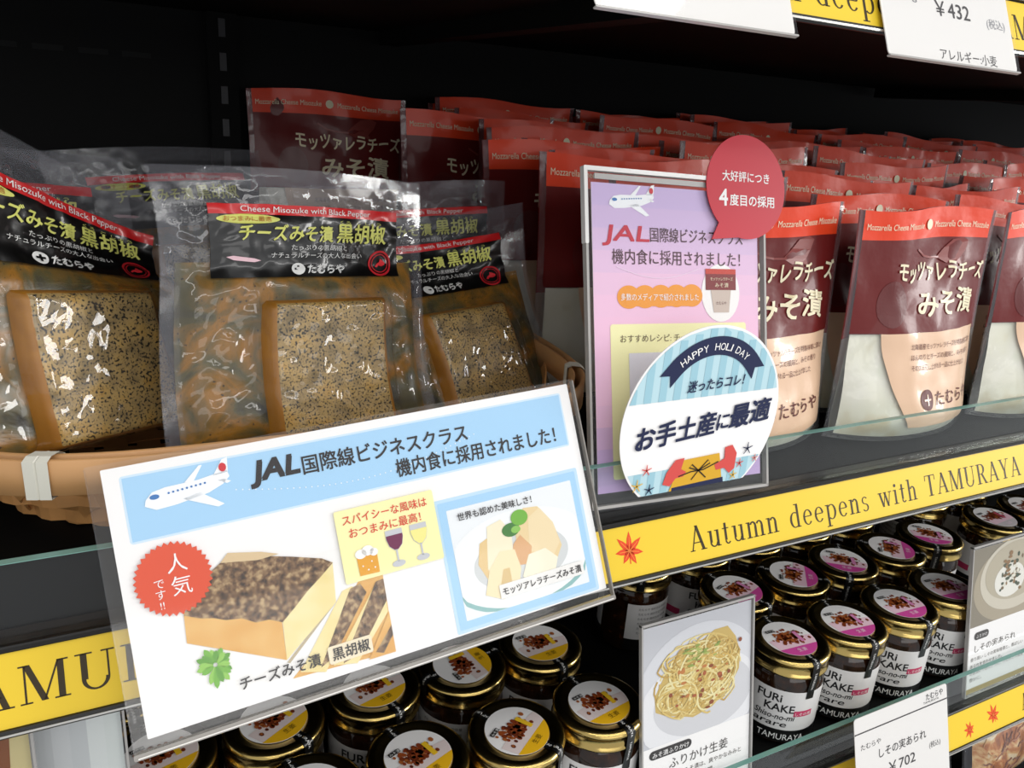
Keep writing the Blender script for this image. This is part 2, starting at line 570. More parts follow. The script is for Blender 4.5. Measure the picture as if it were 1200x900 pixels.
TS, TC = math.sin(R(25)), math.cos(R(25))
def strip_fn(x, y, h):               # the strip face leans back: its foot stands out towards the aisle
    return (x, SHY-0.0002 + y*TS - h*TC, -0.0015 + y*TC + h*TS)
ST, SB = -0.0012, -0.0340          # strip top and bottom along the face
txtc = ink('#33270f')
SLOGAN = 'Autumn deepens with TAMURAYA'
def strip_base(mb, x0, x1):
    mb.prism(rrect(x0, SB, x1, ST, 0.0003, 1), strip_fn, -0.0004, 0, yellow)
def strip_right(mb):
    strip_base(mb, 0.208, 0.760)
    maple(mb, 0.2845, -0.0172, 0.0125, strip_fn, 1, R(-6))
    mb.serif(SLOGAN, 0.3325, -0.0268, 0.0166, strip_fn, 1, txtc, w=0.366)
def strip_left(mb):
    strip_base(mb, -0.5, 0.2068)
    nat = sum(GL[c][0] + .085 for c in SLOGAN)
    upto = sum(GL[c][0] + .085 for c in SLOGAN[:-4])/nat
    mb.serif(SLOGAN, -0.0065 - upto*0.43, -0.0255, 0.0172, strip_fn, 1, txtc, w=0.43)
    maple(mb, -0.43, -0.0172, 0.0125, strip_fn, 1, R(-6))
def strip_plain(x0, x1, tx):
    def f(mb):
        strip_base(mb, x0, x1)
        maple(mb, tx-0.048, -0.0185, 0.0118, strip_fn, 1, R(10))
        maple(mb, tx-0.088, -0.0225, 0.0095, strip_fn, 1, R(80))
        mb.serif(SLOGAN, tx, -0.0268, 0.0166, strip_fn, 1, txtc, w=0.366)
    return f
Z1, Z2, Z3, Z0 = 1.0575, 0.757, 0.458, 1.3905
RS = tuple((0.15, 1.70, 0.50 + 0.0725*k, 0.50 + 0.0725*(k+1), 0.0095*(k+1)) for k in range(5)) + ((0.15, 1.70, 0.8625, 0.928, 0.055),)
shelf('black shelf holding the bamboo basket and the rows of red pouches', Z1, strips=(strip_left, strip_right, strip_plain(0.7615, 2.2, 0.90)), riser=RS)
shelf('black shelf holding the gold-lidded jars', Z2, strips=(strip_plain(-0.5, 0.70, 0.02), strip_plain(0.703, 2.2, 0.838)))
shelf('black shelf at the bottom under the shredded snack bags', Z3, strips=(strip_plain(-0.5, 2.2, -0.2),))
shelf('black shelf overhead with the two hanging white price cards', Z0, strips=(strip_plain(-0.5, 0.1885, -0.30), strip_plain(0.19, 2.2, 0.267)))

def guard(label, x0, x1, z):
    t = thing('glass_guard', label, 'glass panel', (0, 0, z))
    mb = MB()
    Y0, Y1, H = 0.3625, 0.3665, 0.0405
    mb.box(x0, x1, Y0, Y1, 0.0004, H-0.0002, glass)
    mb.build('glass_pane', t)
    mb = MB()
    mb.box(x0, x1, Y0-0.0001, Y1+0.0001, H-0.0004, H, glassedge)
    mb.build('polished_edge', t, label='greenish polished top edge')
guard('low glass guard in front of the bamboo basket', -0.5, 0.235, Z1)
guard('low glass guard in front of the red pouches', 0.238, 1.7, Z1)
guard('low glass guard in front of the jars', -0.5, 1.9, Z2)

# ------------------------------------------------------------------ mozzarella pouches
W_, H_ = 0.172, 0.190
maroon = mat('maroon_film', '#671918', rough=0.36, spec=0.25, bump=0.35, bscale=45, coat=0.12)
redfilm = mat('red_film', '#ea4420', rough=0.35, spec=0.3, bump=0.25, bscale=70, coat=0.12)
pfilm = clear('pouch_clear_film', haze=0.07, rough=0.10, bump=0.4, bscale=60)
creamink = ink('#efe3c2', 0.4)
beige = mat('beige_film_print', '#e3bd9d', rough=0.35, coat=0.4, bump=0.2, bscale=50)
darkred = ink('#5c1a18', 0.4)
paler = mat('pale_maroon_print', '#84352f', rough=0.35)
mozz = mottled('mozzarella_in_marinade', [(0.30, '#cbb98c'), (0.45, '#e4e2cd'), (0.6, '#eceadb'), (0.75, '#d9dcc4')], 22, 3, 0.3)

def make_pouch(seed, fat=1.0, text=True):
    rnd = random.Random(seed)
    off = Vector((rnd.uniform(-9, 9), rnd.uniform(-9, 9), seed*3.1))
    ph = rnd.uniform(0, 6)
    wav = rnd.uniform(0.0015, 0.005)
    def thick(v):
        if v < 0.10:
            return fat*(0.024 + 0.008*math.sin(min(1, v/0.10)*PI/2))
        return 0.0012 + (fat*0.032-0.0012)*max(0.0, 1 - (v-0.10)/0.78)**1.3
    def surf(x, z, h, side=-1, inset=0.0):
        v = min(1, max(0, z/H_))
        u = max(-1, min(1, 2*x/W_))
        t = max(0.0006, thick(v)*(1 - abs(u)**2.3) - inset)
        n1 = noise.noise(Vector((x*26, z*20, 0)) + off)
        n2 = noise.noise(Vector((x*70, z*46, 5)) + off)
        amp = 0.0045*(1-abs(u)**4)*min(1, v*6)*(1.0 - 0.55*max(0, (v-0.8)/0.2))
        wob = max(.85, fat)*1.3*wav*math.sin(u*2.2 + ph)*v*v + 0.0022*math.sin(u*5 + ph*2)*v**4
        y = side*(t + (amp*(0.9*n1 + 0.35*n2) if side < 0 else 0)) + wob
        zz = z + 0.005*abs(u)**2.5*(1-v)**3 + 0.0025*math.sin(u*3 + ph)*v**6
        taper = 1 + 0.05*(1-v)**2 - 0.03*math.sin(v*PI)
        return (x*taper, y + side*h, zz)
    fr = lambda x, z, h: surf(x, z, h)
    def bands(u, v):
        if abs(u-.5) > 0.468:
            return pfilm
        return redfilm if v > 0.885 else (maroon if v > 0.475 else pfilm)
    t = thing('mozzarella_pouch', '', 'food pouch')
    mb = MB()
    mb.grid(lambda u, v: surf((u-.5)*W_, v*H_, 0), 32, 40, bands)
    mb.grid(lambda u, v: surf((u-.5)*W_, v*H_, 0, side=1), 24, 20, lambda u, v: pfilm if v < 0.475 else maroon, flip=True)
    # bottom gusset
    mb.grid(lambda u, v: tuple(Vector(surf((u-.5)*W_, 0, 0, side=1)).lerp(Vector(surf((u-.5)*W_, 0, 0)), v)), 24, 4, pfilm)
    # print on the front
    mb.grid(lambda u, v: surf(((-.30 + .16*(1-v)**1.5)*(1-u) + (.455 - .05*(1-v))*u)*W_, (.07 + v*.405)*H_, 2*LAY), 26, 22, beige)
    if text:
        jt = lambda s: (lambda a, b: (a, b + 0.0012*math.sin(a*190 + s)))
        mb.text('モッツァレラチーズ', -.22*W_, .700*H_, .0175, fr, 7, creamink, w=.69*W_, bold=.03, jit=jt(1))
        mb.text('みそ漬', -.06*W_, .555*H_, .0225, fr, 7, creamink, w=.45*W_, bold=.035, jit=jt(3))
        mb.text('Mozzarella Cheese Misozuke', -.45*W_, .918*H_, .0072, fr, 7, creamink, w=.40*W_)
        mb.text('Mozzarella Cheese Misozuke', .05*W_, .918*H_, .0072, fr, 7, creamink, w=.40*W_)
        mb.poly(disc(0, .932*H_, .0042, n=14), fr, 7, creamink)
        # bird and leaf silhouettes printed tone on tone
        mb.poly([(.10*W_, .79*H_), (.15*W_, .83*H_), (.20*W_, .865*H_), (.27*W_, .875*H_), (.31*W_, .86*H_), (.29*W_, .82*H_), (.25*W_, .785*H_), (.27*W_, .755*H_), (.22*W_, .77*H_), (.16*W_, .765*H_)], fr, 5, paler)
        draw(mb, [(-.08*W_, .83*H_), (-.02*W_, .80*H_), (.05*W_, .79*H_), (.12*W_, .79*H_)], .0018, fr, 5, paler)
        mb.grid(lambda u, v: fr(-.24*W_ + .016*v*math.cos(2*PI*u), .60*H_ + .019*v*math.sin(2*PI*u), 2*LAY), 24, 6, mat('dark_maroon_print', '#5f1918', rough=0.35), False, True)
        for k, s in enumerate(('北海道産モッツァレラチーズを特製味噌に漬け', 'ほんのりとチーズの風味と、みその香り', 'そのまま召し上がれる一品に仕上げました')):
            mb.text(s, -.12*W_, (.405 - .045*k)*H_, .0052, fr, 7, darkred, w=(.54-.05*k)*W_)
        ge = lambda a: mb.grid(lambda u, v: fr(-.02*W_ + .0085*v*math.cos(2*PI*u), .185*H_ + .0085*v*math.sin(2*PI*u), a*LAY), 24, 4, darkred, False, True)
        ge(6)
        mb.rect(-.02*W_-.0045, .185*H_-.0007, -.02*W_+.0045, .185*H_+.0007, fr, 9, beige, 4, 1)
        mb.rect(-.02*W_-.0007, .185*H_-.0045, -.02*W_+.0007, .185*H_+.0045, fr, 9, beige, 1, 4)
        mb.text('たむらや', .055*W_, .155*H_, .0135, fr, 7, darkred, w=.31*W_, bold=.01)
    mb.build('printed_film', t)
    mb = MB()
    # the lump of cheese inside follows the bag, a little inside it
    mb.grid(lambda u, v: surf((u-.5)*W_*.90, (.02 + v*.45)*H_, 0, inset=.003), 24, 18, mozz)
    mb.grid(lambda u, v: surf((u-.5)*W_*.90, (.02 + v*.45)*H_, 0, side=1, inset=.003), 24, 18, mozz, flip=True)
    mb.build('cheese', t, label='pale cheese in marinade inside the bag')
    return t

ORD = ['first', 'second', 'third', 'fourth', 'fifth', 'sixth', 'seventh', 'eighth', 'ninth', 'tenth', 'eleventh']
variants = [make_pouch(s, f_) for s, f_ in ((1, 1.0), (2, 1.0), (3, 1.0), (4, .8), (5, .54), (6, .54), (7, .50), (8, .52))]
used = set()
def place_pouch(v, x, y, z, yaw, lean, label, roll=0.0, sc=1.0):
    loc, rot = (x, y, z), (R(-lean), R(roll), R(yaw))
    if v not in used:
        used.add(v)
        o = variants[v]
        o.location, o.rotation_euler = loc, rot
        o.scale = (sc, sc, sc)
        o['label'] = label
        o['group'] = 'red mozzarella pouches on the upper shelf'
        return o
    return dup(variants[v], label, loc, rot, (sc, sc, sc), 'red mozzarella pouches on the upper shelf')
def riser_z(y):
    for _, _, y0, y1, h in RS:
        if y0 - 0.012 <= y < y1 - 0.012:
            return Z1 + h
    return Z1
rnd = random.Random(7)
place_pouch(0, 0.447, 0.436, Z1, 0, 4, 'red and cream pouch right of the pink sign, half hidden by the round gift card')
place_pouch(1, 0.612, 0.418, Z1, 0, 4, 'red and cream pouch in front row showing its whole round logo and title')
place_pouch(2, 0.795, 0.418, Z1, 2, 4, 'red and cream front pouch cut off by the right edge of the photo')
place_pouch(3, 0.238, 0.893, Z1+.055, 0, 2, 'lone red pouch at the far back left, its full title against the black panel')
place_pouch(4, 0.410, 0.553, Z1+.0095, 0, 5, 'red pouch directly left of the pink sign with its lower half in view', sc=1.06)
place_pouch(5, 0.396, 0.632, Z1+.019, 0, 5, 'red pouch with one title letter showing, behind the one beside the pink sign', sc=1.04)
place_pouch(6, 0.373, 0.790, Z1+.038, 0, 3, 'red pouch second from the left at the back, the start of its title showing', sc=1.03)
files = ((0.440, 'in the file behind the pink sign', (0.497, 0.592, 0.674, 0.712, 0.750, 0.830, 0.868, 0.902)),
         (0.615, 'in the file behind the pouch with the whole logo', None),
         (0.795, 'in the file behind the pouch cut off at right', None),
         (0.975, 'in the third file right of the pink sign', None),
         (1.155, 'in the fourth file right of the pink sign', None),
         (1.335, 'in the far right file', None))
for fi, (fx, where, ys) in enumerate(files):
    if ys is None:
        ys = [0.472 + 0.0425*k for k in range(11)]
        ys = [y for y in ys if fx < 0.06 + 1.72*y]
    for k, y in enumerate(ys):
        p = 4 + rnd.randrange(4)
        lab = 'red-topped pouch, ' + ORD[k] + ' from the front ' + where
        place_pouch(p, fx + rnd.uniform(-.004, .004), y + rnd.uniform(-.002, .002), riser_z(y), rnd.uniform(-3, 3), rnd.uniform(2, 5), lab, rnd.uniform(-2.4, 2.4), rnd.uniform(.98, 1.03))

# ------------------------------------------------------------------ bamboo basket
bamb = mat('bamboo_strip', '#c08a52', rough=0.45, var=0.22, vscale=60)
bamb2 = mat('bamboo_rim', '#cc9a66', rough=0.4, var=0.12, vscale=30)
bk = thing('bamboo_basket', 'woven bamboo basket holding the black-pepper cheese packs', 'basket', (0.105, 0.580, Z1))
def ring(a, b, n=72, p=4.0):
    o = []
    for i in range(n):
        t = 2*PI*i/n
        c, s = math.cos(t), math.sin(t)
        o.append((a*abs(c)**(2/p)*(1 if c > 0 else -1), b*abs(s)**(2/p)*(1 if s > 0 else -1)))
    return o
BA, BB, TA, TB, RIMZ = 0.150, 0.125, 0.203, 0.188, 0.063
def wall(t, h, off=0.0):
    """a point on the sloping basket wall: t around (0..1), h up (0..1)"""
    n = 72
    r0, r1 = ring(BA, BB, n), ring(TA, TB, n)
    f = (t % 1)*n
    i = int(f)
    w_ = f - i
    def at(rr):
        a, b = rr[i % n], rr[(i+1) % n]
        return a[0]*(1-w_) + b[0]*w_, a[1]*(1-w_) + b[1]*w_
    q0, q1 = at(r0), at(r1)
    e = h**0.8
    x, y = q0[0]*(1-e) + q1[0]*e, q0[1]*(1-e) + q1[1]*e
    l = math.hypot(x, y)
    return (x*(1 + off/l), y*(1 + off/l), 0.003 + h*(RIMZ-0.006))
mb = MB()
for off, th in ((0.0035, 0.0028), (-0.0035, 0.0028)):
    n = 96
    prof = ((-th/2, -.0095), (th/2, -.0095), (th/2, .008), (0, .009), (-th/2, .008))
    vs, fs = [], []
    for i in range(n):
        x, y, z = wall(i/n, 1.0)
        l = math.hypot(x, y)
        for d, dz in prof:
            s = 1 + (off + d)/l
            vs.append((x*s, y*s, RIMZ + dz))
    P_ = len(prof)
    for i in range(n):
        j = (i+1) % n
        for k in range(P_):
            fs.append((i*P_+k, j*P_+k, j*P_+(k+1) % P_, i*P_+(k+1) % P_))
    mb.raw(vs, fs, bamb2, True)
mb.build('rim', bk)
def ribbon(mb, pts, nrm, wd, m):
    """a flat split-bamboo strip along pts"""
    vs, fs = [], []
    for i, p in enumerate(pts):
        a, b = Vector(pts[max(0, i-1)]), Vector(pts[min(len(pts)-1, i+1)])
        t = (b-a).normalized()
        n_ = Vector(nrm[i]).normalized()
        s = t.cross(n_).normalized()
        for q in (s*wd/2 + n_*.0006, -s*wd/2 + n_*.0006, -s*wd/2 - n_*.0006, s*wd/2 - n_*.0006):
            vs.append(Vector(p) + q)
    for i in range(len(pts)-1):
        for k in range(4):
            fs.append((i*4+k, i*4+(k+1) % 4, i*4+4+(k+1) % 4, i*4+4+k))
    mb.raw(vs, fs, m)
mb = MB()
for h, off, wd in ((.28, .0016, .011), (.62, .0016, .008), (.06, .001, .010)):
    pts = [wall(i/96, h, off + .0016*math.sin(i*2.1)) for i in range(97)]
    ribbon(mb, pts, [(p[0], p[1], -.02) for p in pts], wd, bamb)
for k in range(19):
    for s, off in ((1, .0003), (-1, -.0012)):
        t0 = k/19 + (0.012 if s < 0 else 0)
        pts = [wall(t0 + s*.085*j/8, j/8*.96, off + .0012*math.sin(j*1.6 + k)) for j in range(9)]
        ribbon(mb, pts, [(p[0], p[1], -.03) for p in pts], .0095, bamb)
mb.build('woven_side', bk)
mb = MB()
for k in range(13):
    x = -.125 + k*.0208
    pts = [(x, -.098 + .0245*j, .002 + (.0016 if (j+k) % 2 else 0)) for j in range(9)]
    ribbon(mb, pts, [(0, 0, 1)]*9, .015, bamb)
for k in range(9):
    y = -.09 + k*.0225
    pts = [(-.13 + .026*j, y, .002 + (0 if (j+k) % 2 else .0016)) for j in range(11)]
    ribbon(mb, pts, [(0, 0, 1)]*11, .015, bamb)
mb.build('woven_base', bk)
tape = mat('white_binding_tape', '#d9d6c8', rough=0.35)
for t in (0.6765, 0.93, 0.21):
    mb = MB()
    vs = []
    for e in (-.0038, -.0004, .0, .0004, .0038):
        q = wall(t + e*1.6, 1.0)
        l = math.hypot(q[0], q[1])
        g = -.0006 if e == 0 else 0.0
        for d, dz in ((.0062, -.0110), (.0062, .0085), (.003, .0105), (-.003, .0105), (-.0062, .0085), (-.0062, -.0110)):
            sc_ = 1 + (d + g)/l
            vs.append((q[0]*sc_, q[1]*sc_, RIMZ + dz))
    mb.raw(vs, [(r*6+k, r*6+(k+1) % 6, r*6+6+(k+1) % 6, r*6+6+k) for r in range(4) for k in range(6)], tape)
    mb.build('binding_tape', bk, label='white tape wrapped round the rim')

# ------------------------------------------------------------------ black-pepper cheese packs
film = clear('pack_clear_film', haze=0.012, ior=1.5, rough=0.025, bump=0.45, bscale=15, gain=1.0)
filmflat = clear('pack_seal_film', haze=0.08, ior=1.45, rough=0.10, bump=0.2, bscale=40, hazecol='#c9c9d2')
miso = mottled('miso_paste', [(0.30, '#33322a'), (0.42, '#57502f'), (0.50, '#7d5c22'), (0.57, '#99681a'), (0.65, '#654f26'), (0.74, '#4a4938')], 26, 6, 0.35, speck='#1c1610', spscale=420, splevel=0.27, bump=0.4, dist=1.2)
side = mottled('cheese_side', [(0.3, '#935c12'), (0.6, '#ad741c'), (0.8, '#854f10')], 30, 3, 0.35)
pepper = mottled('peppered_cheese_top', [(0.30, '#7c6840'), (0.45, '#a58a58'), (0.58, '#b8985a'), (0.7, '#bc9246')], 70, 7, 0.45, speck='#1a1612', spscale=640, splevel=0.385, bump=0.6)
lblk = mat('black_label_print', '#0c0b0b', rough=0.3, coat=0.5)
lred = mat('red_label_print', '#d01f22', rough=0.3, coat=0.4)
lyel = ink('#dfe07a', 0.4)
lwht = ink('#e9e9e6', 0.4)
PW, PH = 0.205, 0.183
def sst(a, b, x):
    t = max(0.0, min(1.0, (x-a)/(b-a)))
    return t*t*(3-2*t)
def make_pack(seed, droop=0.0, block=(0.33, 0.79, 0.50, 0.99), text=True):
    off = Vector((seed*2.7, seed*1.3, 4.0))
    bu0, bu1, bv0, bv1 = block
    def lump(u, v):       # height of the contents above the back film; v runs down
        pil = sst(.04, .13, u)*sst(.98, .88, u)*sst(.34, .47, v)*sst(1.03, .95, v)
        blk = sst(bu0-.035, bu0+.015, u)*sst(bu1+.035, bu1-.015, u)*sst(bv0-.05, bv0+.01, v)*sst(bv1+.03, bv1-.01, v)
        ri = noise.noise(Vector((u*9, v*9, 0)) + off)*.0018*(1-blk)
        return pil*(.007 + ri), blk*.0165
    def at(u, v, h):
        # a limp bag: the top droops to one side and curls forward
        g = (1 - sst(.15, .62, v))
        vv = v*PH + droop*(u-.35)*PW*g
        curl = -.010*g*math.sin(u*PI*1.2 + seed) + .012*(1-v)**2*math.sin(u*4 + seed*2)
        uu = (u-.5)*PW*(1 - .05*math.sin(v*PI)) + .004*math.sin(v*5 + seed)
        return (uu + PW/2, curl - h, -vv)
    def film_h(u, v):
        a, b = lump(u, v)
        wr = noise.noise(Vector((u*14, v*14, 2)) + off)*.0022 + noise.noise(Vector((u*34 + v*9, v*26, 7)) + off)*.0010
        edge = sst(0, .09, u)*sst(1, .91, u)*sst(0, .12, v)
        return .0014 + a + max(b, a*.0) + wr*edge*(.7 if b > .01 else 1.0) + .0012*edge
    fm = lambda x, y, h: at(x, 1-y, film_h(x, 1-y)*0 + lump(x, 1-y)[0] + .0012 + h)
    t = thing('black_pepper_cheese_pack', '', 'food pack')
    mb = MB()
    mb.grid(lambda u, v: at(u, 1-v, film_h(u, 1-v)), 84, 74, lambda u, v: filmflat if (u < .06 or u > .95 or v > .93) else film)
    mb.grid(lambda u, v: at(u, 1-v, -.0006), 16, 16, filmflat, flip=True)
    mb.build('clear_film', t)
    mb = MB()
    mb.grid(lambda u, v: at(.045 + u*.90, 1-(v*.66), lump(.045 + u*.90, 1-(v*.66))[0]), 44, 34, miso)
    mb.build('miso_paste', t)
    mb = MB()
    n = 26
    def blk(u, v):
        U, V = bu0-.012 + u*(bu1-bu0+.024), bv0-.02 + v*(bv1-bv0+.03)
        e = min(sst(0, .07, u), sst(1, .93, u), sst(0, .06, v), sst(1, .96, v))
        h = .004 + .0145*e**.5 + .0005*noise.noise(Vector((u*16, v*16, seed)))
        return at(U, V, h)
    mb.grid(lambda u, v: blk(u, 1-v), n, n, lambda u, v: pepper if (.06 < u < .92 and .05 < v < .95) else side)
    mb.build('cheese_block', t, label='tan cheese block crusted with black pepper')
    # printed band: x across the label (0..1), y up the pack
    L0, L1, V0, V1 = .15, .875, .135, .400
    mb = MB()
    X = lambda q: L0 + (L1-L0)*q
    Y = lambda q: 1 - (V1 + (V0-V1)*q)
    ln = lambda x, y, h: at(x, 1-y, film_h(x, 1-y) + .0005 + (h + .0007 if h > 0 else 0))
    mb.grid(lambda u, v: ln(X(u), Y(v*.86), 0), 44, 20, lblk)
    mb.grid(lambda u, v: ln(X(u), Y(.86 + v*.14), 0), 44, 4, lred)
    if text:
        def tx(s, x, y, size, m, w, lay=2, bold=0.0, shear=0.0):
            if bold > 0:
                for dx, dy in ((-.0025, -.006), (.0025, .006)):
                    tx(s, x+dx, y+dy, size, m, w, lay, 0, shear)
                return
            vs, fs = text_mesh(s, 0.0)
            x0 = min(p[0] for p in vs); x1 = max(p[0] for p in vs)
            k = w/(x1-x0)
            mb.raw([ln(X(x + (p[0]-x0)*k + shear*p[1]*size), Y(y + p[1]*size), lay*LAY) for p in vs], fs, m)
        tx('Cheese Misozuke with Black Pepper', .14, .895, .11, lwht, .68)
        mb.poly([(X(.03 + .29*a), Y(.755 + .075*b)) for a, b in [(.5+.5*math.cos(2*PI*i/24)*min(1, 1.25), .5 + .9*math.sin(2*PI*i/24)) for i in range(24)]], ln, 2, lyel)
        tx('おつまみに最適', .06, .765, .08, ink('#b5622a'), .22, 4)
        tx('チーズみそ漬', .13, .52, .24, lyel, .47, bold=.012)
        tx('黒胡椒', .625, .52, .30, lyel, .295, bold=.012)
        tx('くろ  こ しょう', .64, .775, .05, lyel, .25)
        tx('たっぷりの黒胡椒と', .38, .385, .085, lwht, .30)
        tx('ナチュラルチーズの大人な出会い', .28, .275, .085, lwht, .49)
        mb.poly([(X(.415 + .035*math.cos(a)), Y(.115 + .085*math.sin(a))) for a in [2*PI*i/20 for i in range(20)]], ln, 2, lwht)
        draw(mb, [(X(.395), Y(.115)), (X(.435), Y(.115))], .0016/PW, ln, 4, lblk)
        draw(mb, [(X(.415), Y(.065)), (X(.415), Y(.165))], .0016/PW, ln, 4, lblk)
        tx('たむらや', .465, .06, .145, lwht, .20, bold=.012)
        mb.poly([(X(.07 + .16*a), Y(.225 + .075*b)) for a, b in [(0, .8), (.2, 1), (.8, .5), (1, .1), (.8, -.2), (.2, .2)]], ln, 2, ink('#f0c9d2'))
        ring_o = [(math.cos(2*PI*i/28), math.sin(2*PI*i/28)) for i in range(28)]
        er = ink('#c3242c')
        for k in range(28):
            a, b = ring_o[k], ring_o[(k+1) % 28]
            for r0, r1 in ((.072, .060), (.052, .047)):
                mb.poly([(X(.885 + a[0]*r0), Y(.20 + a[1]*r0*2.7)), (X(.885 + b[0]*r0), Y(.20 + b[1]*r0*2.7)), (X(.885 + b[0]*r1), Y(.20 + b[1]*r1*2.7)), (X(.885 + a[0]*r1), Y(.20 + a[1]*r1*2.7))][::-1], ln, 2, er)
        hk = [(-.030, -.05), (-.020, -.005), (-.005, .02), (.000, .07), (.012, .055), (.034, .015), (.030, -.02), (.008, -.045), (-.010, -.03), (-.018, -.06)]
        mb.poly([(X(.885 + a), Y(.20 + b)) for a, b in hk], ln, 2, ink('#e03038'))
    mb.build('printed_label', t, label='black label with a red top stripe')
    return t
def place_pack(o, tl, ux, dn, label):
    ux = Vector(ux).normalized()
    dn = Vector(dn)
    dn = (dn - ux*dn.dot(ux)).normalized()
    up = -dn
    n = up.cross(ux)             # into the shelf
    M_ = Matrix.Identity(4)
    for i in range(3):
        M_[i][0], M_[i][1], M_[i][2], M_[i][3] = ux[i], n[i], up[i], tl[i]
    o.matrix_world = M_
    o['label'] = label
    o['group'] = 'black pepper cheese packs in the basket'
def pack(o, tl, yaw, lean, roll, k, label):
    """k: how large the bag is"""
    o.rotation_mode = 'XYZ'
    M_ = Matrix.Rotation(R(yaw), 4, 'Z') @ Matrix.Rotation(R(-lean), 4, 'X') @ Matrix.Rotation(R(roll), 4, 'Y')
    o.matrix_world = Matrix.Translation(Vector(tl)) @ M_ @ Matrix.Scale(k, 4)
    o['label'] = label
    o['group'] = 'black pepper cheese packs in the basket'
pack(make_pack(1), (.0255, .4934, 1.2580), 12.0, 17.3, 3.3, .88, 'clear cheese pack in the middle of the basket, its black label in full view')
pack(make_pack(2, droop=.30), (-.1040, .4767, 1.2770), 35.0, 14.1, 5.6, .95, 'clear cheese pack at front left with a drooping label and glaring peppered top')
pack(make_pack(3), (.1370, .5354, 1.2211), 13.0, 24.0, -2.0, .83, 'clear cheese pack at the right end of the basket, lower label of two')
pack(make_pack(4), (.1356, .5822, 1.2413), 12.3, 18.8, 1.0, .85, 'clear cheese pack tucked behind the right end pack, upper label of two')
pack(make_pack(5), (-.0311, .7344, 1.2441), 14.8, 17.2, -1.6, .90, 'clear cheese pack at the back of the basket, behind the middle pack')
pack(make_pack(6, droop=.08), (-.1601, .5941, 1.2587), 8.6, 17.2, -.1, .90, 'clear cheese pack at the back left, behind the drooping pack')

